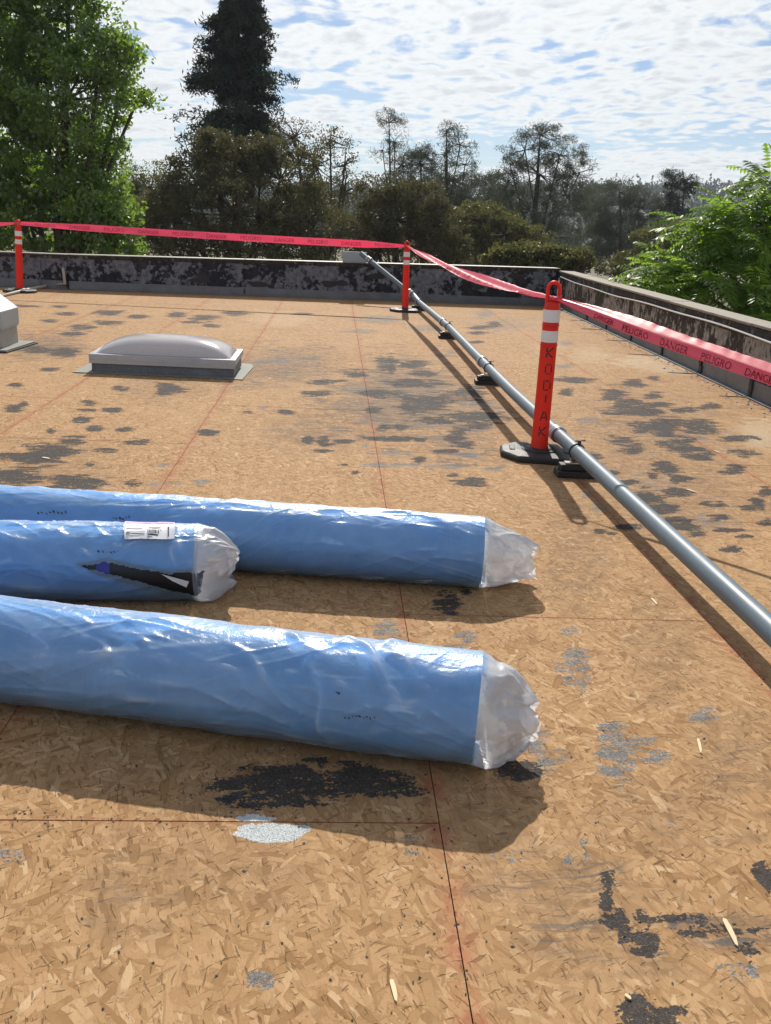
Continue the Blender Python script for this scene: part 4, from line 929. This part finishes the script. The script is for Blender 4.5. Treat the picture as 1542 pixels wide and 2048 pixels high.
        mb.add(vs, [(q*nph+kk, q*nph+(kk+1) % nph, (q+1)*nph+(kk+1) % nph, (q+1)*nph+kk) for q in range(K) for kk in range(nph)] + [tuple(K*nph+kk for kk in range(nph))])
        mb.build('roll_end', M_ROLLEND, root)
        s.root = root; return root
    def patch(s, name, u0, v0, u1, v1, m, off=0.003, nx=10, ny=6, quad=None):
        """thin label following the film between pixel corners"""
        Q = quad or [(u0, v0), (u1, v0), (u1, v1), (u0, v1)]
        st = [s.to_st(*q) for q in Q]; V = []
        for i in range(nx):
            for j in range(ny):
                a = i/(nx-1); b_ = j/(ny-1)
                c = [(st[0][k]*(1-a)+st[1][k]*a)*(1-b_)+(st[3][k]*(1-a)+st[2][k]*a)*b_ for k in (0, 1)]
                V.append(c)
        V = np.array(V); S, T = V[:, 0], V[:, 1]
        P = s.film(S, T); nrm = np.cos(T)[:, None]*s.n + np.sin(T)[:, None]*np.array([0, 0, 1.0])
        return grid_mesh(name, P+nrm*off, nx, ny, m, s.root)
BAG_A = [(0, 0, 1.0), (.03, .03, 1.02), (.06, .06, 1.02), (.09, .088, .96), (.12, .115, .82), (.15, .14, .62), (.175, .160, .46), (.19, .168, .38)]
BAG_B = [(0, 0, 1.0), (.03, .03, .98), (.06, .06, .92), (.10, .10, .83), (.15, .15, .74), (.20, .20, .68), (.235, .222, .60)]
BAG_C = [(0, 0, 1.0), (.03, .03, 1.06), (.06, .06, 1.08), (.09, .088, 1.02), (.12, .113, .88), (.15, .135, .70), (.17, .145, .55)]
F1 = [(-.42, 1.9, -.16, .35, .013, .010), (-.46, .9, -.40, -.5, .011, .012), (-.42, 1.55, -.05, 1.05, .012, .012), (-.95, .75, -.45, .62, .009, .009), (-1.35, .1, -.75, 1.2, .010, .012), (-1.3, -.3, -.6, .1, .010, .013), (-.75, -.4, -.25, -.6, .009, .012), (-.35, .2, -.02, .8, .007, .010), (-.30, -.2, .0, .15, .007, .012), (-1.2, 1.7, -.9, 1.2, .008, .008), (-1.3, 1.5, -1.0, 1.0, .008, .008), (-.62, 1.75, -.45, 1.3, .012, .014), (-.72, 1.2, -.48, .15, .010, .009), (-.55, .75, -.20, .55, .009, .008), (-.36, 1.3, -.22, .7, .009, .007), (-.28, 1.35, -.12, .85, .009, .007), (-.9, .35, -.5, -.1, .009, .010), (-1.15, .95, -.95, .45, .009, .008), (-1.05, 1.15, -.85, .75, .009, .008), (-.2, .5, -.02, .2, .007, .008), (-1.25, .5, -1.0, .75, .008, .008)]
F2 = [(-.90, 1.0, -.25, 1.75, .011, .010), (-.32, 1.5, -.0, .8, .012, .008), (-1.6, 1.2, -.9, 1.5, .010, .010), (-.4, .2, -.0, .45, .006, .010), (-.5, .2, -.05, -.3, .006, .010), (-1.8, .8, -1.1, 1.15, .010, .009), (-.75, .75, -.35, .95, .008, .007), (-.6, 1.25, -.15, 1.05, .009, .007), (-.3, .0, -.02, .25, .007, .008), (-1.3, .9, -.6, 1.2, .009, .008)]
F3 = [(-.55, 1.3, -.30, .3, .014, .010), (-.40, 1.6, -.30, .9, .012, .009), (-.9, 1.1, -.5, .9, .010, .009), (-.10, 1.5, -.02, .5, .014, .012), (-.05, 1.1, -.08, .2, .012, .010), (-1.0, -.1, -.4, -.35, .010, .02), (-.75, 1.5, -.45, 1.1, .010, .008)]
roll1 = Roll(2.108, -.208, .1425, .135, 2.95, 31, F1, BAG_A, 1.3, psi=1.75, squash=.93)
roll1.build('blue plastic-wrapped membrane roll lying alone nearest the light grey patch, its wrap bunched shut')
roll2 = Roll(3.345, -.106, .136, .345, 3.05, 57, F2, BAG_B, 1.0, psi=1.25, squash=.75)
roll2.build('blue plastic-wrapped membrane roll with an open loose plastic tail at its end')
HOLE = [(163, 1133), (215, 1126), (290, 1141), (345, 1150), (398, 1145), (408, 1139), (398, 1186), (388, 1190), (345, 1181), (270, 1160), (215, 1146)]
BLK = [(150, 1128), (215, 1116), (290, 1132), (345, 1141), (430, 1130), (430, 1200), (340, 1192), (260, 1170), (200, 1152)]
roll3 = Roll(3.155, .052, .136, -.815, 2.3, 83, F3, BAG_C, 1.2, psi=1.3, squash=.7)
roll3.build('torn plastic-wrapped roll with a white barcode label and black membrane showing', HOLE, BLK, 0.0036)
# label on the torn roll
lb = roll3.patch('label', 250, 1049, 350, 1082, M_PAPER, .004, 14, 8)
def lp(a0, b0, a1, b1, m, nm):
    q = lambda a, b_: (250+100*a, 1049+33*b_)
    o = roll3.patch(nm, 0, 0, 0, 0, m, .0052, 6, 3, [q(a0, b0), q(a1, b0), q(a1, b1), q(a0, b1)]); return o
def reparent(o, p): o.parent = p; o.matrix_parent_inverse = p.matrix_world.inverted() if p.type == 'EMPTY' else Matrix.Identity(4)
lp(.02, .0, .98, .16, M_LILAC, 'label_header')
x = .46
r_ = random.Random(9)
while x < .74:
    w = r_.choice([.008, .012, .02]); lp(x, .52, x+w, .68, M_PRINT, 'barcode_bar'); x += w + r_.choice([.010, .016])
lp(.46, .72, .67, .80, M_PRINT, 'printed_line'); lp(.46, .86, .58, .89, M_PRINTG, 'printed_line'); lp(.48, .38, .72, .42, M_PRINTG, 'printed_line')
for q in range(3): lp(.05+.02*q, .60+.10*q, .40, .64+.10*q, M_PRINTG, 'printed_line')
lp(.03, .40, .35, .43, M_PRINTG, 'printed_line'); lp(.86, .38, .885, .88, M_PRINT, 'printed_bar'); lp(.03, .62, .10, .74, M_PRINT, 'printed_logo')
# purple tape and loose tag inside the tear
a, b_ = roll3.to_st(205, 1138, -.002); 
def core_patch(name, pts, m, off):
    V = []
    for (u, v) in pts:
        S, T = roll3.to_st(u, v, off); V.append(roll3.end + S*roll3.t + (roll3.r+off)*math.cos(T)*roll3.n + np.array([0, 0, (roll3.r+off)*math.sin(T)]))
    me = bpy.data.meshes.new(name); me.from_pydata([tuple(p) for p in V], [], [tuple(range(len(V)))]); me.materials.append(m); link(name, me, roll3.root)
core_patch('purple_tape', [(192, 1124), (219, 1122), (219, 1148), (192, 1146)], M_PURPLE, -.003)
core_patch('paper_tag', [(322, 1148), (378, 1163), (373, 1175), (345, 1162)], M_PAPER, .004)
# printed scuffs on the films
r_ = random.Random(21)
def scuff(roll, u, v, w, h, n):
    for q in range(n):
        uu = u + w*(q/max(n-1, 1)-.5) + r_.uniform(-1, 1); vv = v + r_.uniform(-h, h)*.5; a = r_.uniform(1.2, 3.0); b2 = r_.uniform(2.5, 6)*min(1, h/5)
        roll.patch('print_scuff', 0, 0, 0, 0, M_PRINT, .0016, 2, 2, [(uu-a, vv-b2/2), (uu+a*.6, vv-b2/2+1), (uu+a, vv+b2/2), (uu-a*.5, vv+b2/2-1)])
scuff(roll1, 720, 1434, 58, 5, 9); scuff(roll1, 676, 1390, 3, 12, 2)
scuff(roll2, 105, 1026, 55, 5, 8); scuff(roll2, 243, 1036, 30, 5, 6); scuff(roll2, 574, 1027, 4, 5, 2)
scuff(roll3, 218, 1105, 38, 4, 6)

# ------------------------------------------------------------------ loose splinters on the boards
r_ = random.Random(14)
SP = [((1448, 1838), (1475, 1894), .013, 'long pale wood splinter lying near the black stain on the boards'), ((1396, 1478), (1402, 1508), .009, 'short pale splinter between the round grey stains and the board edge'),
      ((1303, 1197), (1314, 1210), .010, 'small pale splinter beside the shadow of the pipe'), ((1373, 979), (1392, 985), .014, 'pale splinter on a dark smear beyond the pipe'),
      ((783, 1960), (793, 2005), .010, 'pale splinter on the boards left of the long red seam'), ((1250, 1990), (1262, 2000), .008, 'tiny pale splinter beside the large black tar blot'),
      ((85, 915), (100, 918), .016, 'pale wood chip on the black tar smear behind the rolls'), ((1430, 902), (1440, 906), .016, 'pale wood chip on the dark seam near the mottled parapet')]
for (p, q, w, lb_) in SP:
    p = onz(*p); q = onz(*q); d = unit(q-p); n_ = np.array([-d[1], d[0], 0]); mb = MB(); L_ = np.linalg.norm(q-p)
    pts = [(0, -.25), (.12, -.5), (.55, -.42), (.93, -.30), (1, .1), (.7, .45), (.3, .5), (.04, .3)]
    P2 = [(p+d*L_*a+n_*w*b_) for a, b_ in pts]
    mb.prism([(x[0], x[1]) for x in P2], .0005, .0035); o = mb.build('wood_splinter', M_SPLINT, None, org=(p[0], p[1], 0)); tag(o, lb_, 'splinter', 'loose wood splinters')

# ------------------------------------------------------------------ trees
def rand_unit(n): v = RNG.normal(size=(n, 3)); return v/np.linalg.norm(v, axis=1, keepdims=True)
def cards(C, length, width, axis=None, axmix=0.0, lvar=.35):
    """diamond leaves; C (n,3)"""
    n = len(C); a = rand_unit(n)
    if axis is not None: a = a*(1-axmix) + axis*axmix; a /= np.linalg.norm(a, axis=1, keepdims=True)
    b = np.cross(a, rand_unit(n)); b /= np.linalg.norm(b, axis=1, keepdims=True)+1e-9
    l = length*(1+lvar*RNG.uniform(-1, 1, (n, 1)))/2; w = width*(1+lvar*RNG.uniform(-1, 1, (n, 1)))/2
    V = np.stack([C-a*l, C+b*w-a*l*.1, C+a*l, C-b*w-a*l*.1], 1).reshape(-1, 3)
    return V, np.arange(4*n).reshape(n, 4)
def lobes_from(lobes, Y):
    out = []
    for lb in lobes:
        u, v, ru, rv = lb[:4]; dy = lb[4] if len(lb) > 4 else 0; wt = lb[5] if len(lb) > 5 else 1
        c = ony(u, v, Y+dy); sc = (c-CAM)@CF/FPX; out.append((c, ru*sc, rv*sc, wt))
    return out
def tree(name, label, Y, base_u, lobes, leafmat, nclump, per, leaf, cr=0.35, bark=None, group=None, shell=.55, trunk_r=.22, axmix=0.0, limb=True, hang=None, depth=1.0, flat=1.0):
    L = lobes_from(lobes, Y); bx = ony(base_u, 520, Y); base = np.array([bx[0], Y, GZ])
    root = empty(name, tuple(base)); tag(root, label, 'tree', group)
    W_ = np.array([ru*rv*wt for c, ru, rv, wt in L]); W_ /= W_.sum()
    cl = []; par = []
    for q, (c, ru, rv, wt) in enumerate(L):
        m = max(3, int(round(nclump*W_[q]))); d = rand_unit(m); rr = RNG.uniform(shell, 1.0, (m, 1))**(1/2)
        off = d*rr*np.array([ru, .5*(ru+rv)*depth, rv]); cl.append(c+off); par += [q]*m
    cl = np.vstack(cl); par = np.array(par); m = len(cl)
    size = cr*RNG.uniform(.55, 1.35, m); cnt = np.maximum(4, RNG.poisson(per, m))
    idx = np.repeat(np.arange(m), cnt); o = RNG.normal(size=(len(idx), 3)); o *= (RNG.uniform(0, 1, (len(idx), 1))**.45)/np.linalg.norm(o, axis=1, keepdims=True)
    C = cl[idx] + o*size[idx][:, None]*np.array([1, 1, .72*flat])
    ax = None
    if hang is not None: ax = np.tile(np.asarray(hang, float), (len(C), 1))
    V, F = cards(C, leaf[0], leaf[1], ax, axmix)
    quads('crown', V, F, leafmat, root)
    # trunk and limbs
    mb = MB(); cen = np.mean([c for c, *_ in L], 0); top = max(L, key=lambda e: e[0][2])[0]
    mid = base*.35 + np.array([cen[0], cen[1], min(cen[2], base[2]+.55*(top[2]-base[2]))])*.65
    j = lambda s: RNG.normal(size=3)*s
    mb.tube([base+[0, 0, -.3], base*.6+mid*.4+j(.12), mid, mid*.45+top*.55+j(.15), top], [trunk_r*1.25, trunk_r, trunk_r*.8, trunk_r*.4, .03], 9)
    if limb:
        for c, ru, rv, wt in L:
            f = RNG.uniform(.35, .85); st = base*(1-f)*.5 + mid*(1-(1-f)*.5); st = mid*(f)+ (base*.6+mid*.4)*(1-f)
            mb.tube([st, st*.5+c*.5+np.array([0, 0, .25*ru])+j(.12), c], [trunk_r*.45, trunk_r*.26, .035], 6)
        pick = RNG.choice(m, min(m, 120), replace=False)
        for q in pick:
            c = L[par[q]][0]; e = cl[q]; mb.tube([c, c*.5+e*.5+j(.08), e], [trunk_r*.14+.008, trunk_r*.09+.006, .006], 5, cap=False)
    mb.build('trunk', bark or M_BARK, root, True)
    return root, L, cl
G_ = 'trees standing beyond the rear parapet'
tree('broadleaf_tree', 'tall bright green broadleaf tree behind the rear parapet, over the conduit-side post', 25, 90,
     [(-60, 60, 170, 150), (90, 40, 120, 110), (200, 110, 80, 70, -1), (255, 150, 70, 50, 0, .7), (130, 200, 130, 110, -1), (-40, 280, 160, 140), (110, 330, 130, 110, .5), (215, 290, 60, 60, 0, .6), (190, 400, 90, 70, -1), (60, 450, 140, 90), (230, 450, 60, 60, -.5, .8), (-90, 460, 120, 100), (140, -60, 120, 80), (285, 175, 45, 30, 0, .4), (230, 490, 50, 35, -1, .8)],
     M_LEAF_L, 860, 108, (.125, .068), .40, trunk_r=.22, shell=.3)
# dark conifer: drooping boughs set round one stem
def conifer(label, Y, u, vtop, vbase, hw_top, hw_base, leafmat, nb, per, leaf, group, name='conifer', droop=.25, gap=0.0, bark=None):
    top = ony(u, vtop, Y); bot = ony(u, vbase, Y); sc = (bot-CAM)@CF/FPX
    base = np.array([bot[0]-.2, Y, GZ]); root = empty(name, tuple(base)); tag(root, label, 'tree', group)
    mb = MB(); mb.tube([base-[0, 0, .3], base*.5+top*.5, top], [.05+hw_base*sc*.09, hw_base*sc*.06, .02], 8)
    C = []; A = []
    for q in range(nb):
        f = RNG.uniform(0, 1)**1.15; h = top*(1-f)+bot*f; w = (hw_top+(hw_base-hw_top)*f)*sc*RNG.uniform(.40, 1.18)*(1+.20*math.sin(f*31+1.3))
        if RNG.uniform() < gap: continue
        a = RNG.uniform(0, 2*math.pi); dr = np.array([math.cos(a), math.sin(a), 0]); el = RNG.uniform(-.1, .35)
        tip = h + dr*w + np.array([0, 0, el*w]); tip2 = tip - np.array([0, 0, droop*w*.6])
        mb.tube([h, h*.4+tip*.6, tip2], [.035, .02, .006], 4, cap=False)
        m = RNG.poisson(per); t_ = RNG.uniform(.25, 1.0, (m, 1))**.7
        c = h*(1-t_) + tip2*t_ + np.array([0, 0, 1])*(el*w*.5*np.sin(t_*math.pi)) + RNG.normal(size=(m, 3))*np.array([.16, .16, .14])*(1.15-.4*t_)*w**.5*.8
        C.append(c); A.append(np.tile(dr*.55-np.array([0, 0, .35]), (m, 1)))
    C = np.vstack(C); A = np.vstack(A); V, F = cards(C, leaf[0], leaf[1], A, .45)
    quads('crown', V, F, leafmat, root); mb.build('trunk', bark or M_BARK, root, True); return root
conifer('tall dark shaggy conifer rising above the brownish oak', 46, 478, -170, 350, 10, 128, M_LEAF_CON, 470, 165, (.26, .065), G_)
tree('oak_tree', 'rounded brownish-green oak in front of the tall dark conifer', 33, 470,
     [(470, 330, 95, 62), (385, 370, 70, 60), (560, 360, 90, 75), (470, 430, 150, 80, -1), (350, 440, 70, 70), (600, 450, 100, 75, -.5), (430, 300, 60, 38), (520, 310, 60, 40), (300, 470, 50, 50), (660, 480, 80, 55), (480, 500, 180, 50, -1.5), (330, 390, 40, 45)],
     M_LEAF_OAK, 900, 80, (.10, .055), .34, group=G_, shell=.5)
tree('oak_tree', 'half bare oak with sky showing through its twigs, at the shoulder of the brownish oak', 38, 640,
     [(590, 275, 45, 36, 0, .9), (660, 280, 48, 34, 0, .55), (690, 330, 35, 40, 0, .5), (630, 330, 60, 45, 0, .8), (690, 385, 40, 40, 0, .8), (620, 400, 70, 50)],
     M_LEAF_OAK, 190, 42, (.10, .05), .36, group=G_, shell=.4)
tree('pine_tree', 'thin wispy pine with a leaning narrow crown next to the half bare oak', 62, 800,
     [(778, 245, 30, 24, 0, .6), (790, 285, 26, 30, 0, .5), (765, 300, 20, 22, 0, .3), (805, 330, 26, 30, 0, .6), (800, 375, 35, 35)],
     M_LEAF_PINE, 120, 34, (.34, .030), .50, M_BARK, G_, .2, .14)
tree('pine_tree', 'short dense grey-green pine between two wispy pines', 66, 845,
     [(842, 300, 24, 20), (840, 330, 40, 32), (850, 370, 50, 40), (870, 410, 60, 40)],
     M_LEAF_PINE, 190, 60, (.34, .032), .50, M_BARK, G_, .3, .16)
tree('pine_tree', 'wispy forked pine standing between the dense pine and the broad pine', 60, 900,
     [(893, 262, 24, 24, 0, .8), (920, 290, 34, 30, 0, .6), (890, 310, 26, 28, 0, .6), (930, 330, 28, 28, 0, .5), (900, 360, 40, 34, 0, .8), (915, 410, 60, 40)],
     M_LEAF_PINE, 170, 36, (.32, .030), .48, M_BARK, G_, .2, .15)
tree('pine_tree', 'broad round-topped open pine, tallest of the grey-green pines', 56, 1080,
     [(1080, 270, 50, 26, 0, .9), (1050, 300, 50, 34, 0, .7), (1120, 310, 55, 36, 0, .8), (1020, 330, 36, 30, 0, .55), (1160, 345, 34, 30, 0, .7), (1080, 350, 70, 40, 0, .8), (1010, 380, 45, 36, 0, .8), (1130, 390, 60, 40), (1060, 420, 80, 46), (990, 430, 50, 45), (1085, 480, 90, 45)],
     M_LEAF_PINE, 560, 50, (.30, .030), .46, M_BARK, G_, .25, .22)
tree('pine_tree', 'grey-green drooping pine mass between the broad pine and the frond-leaved tree', 70, 1245,
     [(1240, 385, 42, 24), (1215, 420, 45, 36), (1280, 415, 50, 36), (1230, 470, 60, 45), (1300, 470, 45, 45), (1190, 490, 50, 40), (1270, 510, 60, 30)],
     M_LEAF_PINE, 420, 60, (.36, .036), .55, M_BARK, G_, .4, .2, axmix=.4, hang=(0, 0, -1))
tree('pine_tree', 'small dark flat-topped pine on a bare stem beside the drooping pine', 64, 1350,
     [(1345, 358, 26, 16), (1370, 365, 22, 16), (1358, 395, 30, 24, 0, .8), (1340, 420, 24, 20, 0, .7), (1365, 440, 28, 24, 0, .7)],
     M_LEAF_CON, 120, 50, (.30, .035), .42, M_BARK, G_, .3, .14)
tree('oak_tree', 'dark gnarled oak below the wispy pines, behind the rear parapet', 35, 800,
     [(760, 385, 50, 36), (830, 400, 70, 40), (790, 440, 90, 50), (870, 450, 60, 50), (740, 470, 50, 50), (820, 500, 110, 40), (900, 490, 50, 40)],
     M_LEAF_OAK, 480, 70, (.10, .055), .33, group=G_, shell=.45)
tree('oak_tree', 'olive oak scrub beneath the broad pine', 40, 980,
     [(960, 440, 60, 34), (1010, 470, 60, 40), (930, 490, 60, 36), (1060, 490, 60, 34), (1000, 520, 100, 26)],
     M_LEAF_OLIVE, 380, 70, (.11, .06), .36, group=G_, shell=.5)
tree('oak_tree', 'yellowish leafy shrub just over the rear parapet near its corner', 27, 1075,
     [(1000, 515, 40, 20), (1060, 510, 55, 24), (1110, 515, 40, 20), (1150, 520, 36, 22), (1080, 535, 90, 16)],
     M_LEAF_OLIVE, 330, 60, (.095, .055), .26, group=G_, shell=.4, trunk_r=.09)
tree('oak_tree', 'small olive tree below the dark flat-topped pine', 48, 1330,
     [(1310, 480, 50, 24), (1370, 470, 50, 30), (1290, 520, 60, 24), (1360, 515, 60, 30), (1230, 530, 50, 20)],
     M_LEAF_OLIVE, 300, 60, (.11, .06), .36, group=G_, shell=.5, trunk_r=.12)
tree('oak_tree', 'grey-green shrubby tree between the tall broadleaf tree and the brownish oak', 52, 270,
     [(265, 350, 30, 22, 0, .7), (250, 390, 40, 30), (300, 380, 36, 28), (280, 430, 50, 36), (250, 460, 50, 36), (310, 340, 26, 16, 0, .5), (275, 495, 50, 25)],
     M_LEAF_OLIVE, 260, 55, (.12, .06), .42, group=G_, shell=.4, trunk_r=.14)
tree('pine_tree', 'hazy grey pine row behind the dense pine', 95, 960,
     [(940, 360, 40, 18), (985, 365, 40, 18), (1200, 372, 30, 14), (960, 400, 60, 30), (1010, 405, 60, 30), (900, 420, 60, 30), (1180, 410, 40, 30)],
     M_LEAF_PINE, 300, 50, (.42, .06), .8, M_BARK, G_, .4, .2)

# frond-leaved tree close behind the right parapet
def frond_tree():
    Y = 14.0; base = np.array([8.1, 14.2, GZ]); root = empty('frond_leaved_tree', tuple(base)); tag(root, 'sunlit light green tree with long feathery leaves just over the mottled parapet', 'tree')
    L = lobes_from([(1540, 365, 50, 40), (1470, 425, 60, 40), (1540, 440, 90, 60, .3), (1400, 460, 60, 40), (1480, 500, 100, 60, -.3), (1340, 540, 80, 44, -.2), (1430, 570, 110, 50, -.8), (1530, 590, 80, 60, -1.2), (1300, 570, 50, 26), (1630, 440, 80, 110), (1500, 640, 60, 40, -1.6), (1640, 600, 100, 100, -1.0), (1600, 370, 50, 40), (1400, 520, 60, 40, .5)], Y)
    mb = MB(); tip_lv = []; V = []; F = []; nb = 0
    hub = np.array([7.7, 14.2, -.6]); mb.tube([base-[0, 0, .3], base*.5+hub*.5+[.1, 0, 0], hub], [.16, .13, .10], 9)
    W_ = np.array([a*b_ for _, a, b_, _ in L]); W_ /= W_.sum()
    for (c, ru, rv, wt), w in zip(L, W_):
        mb.tube([hub, hub*.5+c*.5+RNG.normal(size=3)*.12, c], [.055, .035, .012], 6)
        for q in range(int(1150*w)):
            d = rand_unit(1)[0]; o = c + d*np.array([ru, .5*(ru+rv), rv])*RNG.uniform(.1, .85)
            out = d*np.array([1, 1, .30]) + np.array([0, 0, .02]) + RNG.normal(size=3)*.25; out = unit(out); ln = RNG.uniform(.42, .75); side = unit(np.cross(out, [0, 0, 1.0]) + RNG.normal(size=3)*.12)
            K = 9; pts = []
            for i in range(K+1):
                f = i/K; pts.append(o + out*ln*f - np.array([0, 0, 1.0])*(.30*ln*f**2))
            if q % 6 == 0: mb.tube([c, o, pts[4]], [.008, .006, .003], 4, cap=False)
            for i in range(1, K+1):
                p = pts[i]; tl = unit(pts[i]-pts[i-1])
                for sg in (-1, 1):
                    ll = .165*math.sin(math.pi*(.18+.74*i/(K+1)))*RNG.uniform(.8, 1.2)+.02; dv = unit(side*sg + tl*.35 - np.array([0, 0, RNG.uniform(.15, .55)])); wv = tl*.026
                    V += [p, p+dv*ll*.4+wv, p+dv*ll, p+dv*ll*.4-wv]; F.append((nb, nb+1, nb+2, nb+3)); nb += 4
    quads('crown', np.array(V), np.array(F), M_LEAF_FROND, root); mb.build('trunk', M_BARK_PALE, root, True)
frond_tree()

# distant woods on the hills: one mass
def far_woods():
    C = []; A = []
    for q in range(2600):
        f = RNG.uniform()**.8; y = 150 + 500*f; u = RNG.uniform(-300, 1850); b_ = ony(u, 366, y); tf = max(0, (y-240)/420)
        gz = GZ + (ony(u, 392, 660)[2]-GZ)*(math.sin(min(tf, 1)*math.pi/2)**1.3 if tf > 0 else 0)
        h = RNG.uniform(5, 9) if y < 500 else RNG.uniform(4, 9)*(1.5 if RNG.uniform() < .06 else 1); m = 26; con = RNG.uniform() < .45; w = h*(.17 if con else .36)
        t_ = RNG.uniform(0, 1, m); rr = w*(1-t_) if con else w*np.sqrt(np.clip(1-(2*t_-1)**2, 0, 1)); an = RNG.uniform(0, 6.28, m); s_ = np.sqrt(RNG.uniform(0, 1, m))
        C.append(np.stack([b_[0]+rr*s_*np.cos(an), y+rr*s_*np.sin(an), gz+h*(.15+.85*t_)], 1))
    C = np.vstack(C); V, F = cards(C, 1.9, 1.1); return quads('distant_woods', V, F, M_LEAF_FAR)
tag(far_woods(), 'hazy wooded hillside on the horizon beyond the pines', 'woods', kind='stuff')

# ------------------------------------------------------------------ air
def air_fn(t): return t.n('ShaderNodeVolumePrincipled', {'Color': (0.80, 0.88, 1.0), 'Density': 0.00030, 'Anisotropy': 0.2})
hm = bpy.data.materials.new('air'); hm.use_nodes = True; _t = NT(hm.node_tree); _t.N.clear(); _o = _t.n('ShaderNodeOutputMaterial'); _t.L.new(air_fn(_t).outputs[0], _o.inputs['Volume'])
mb = MB(); mb.box((0, 340, 37.0), (2300, 980, 86.0)); hz = mb.build('haze', hm); tag(hz, 'thin bluish air between the roof and the wooded hills', 'haze', kind='stuff')
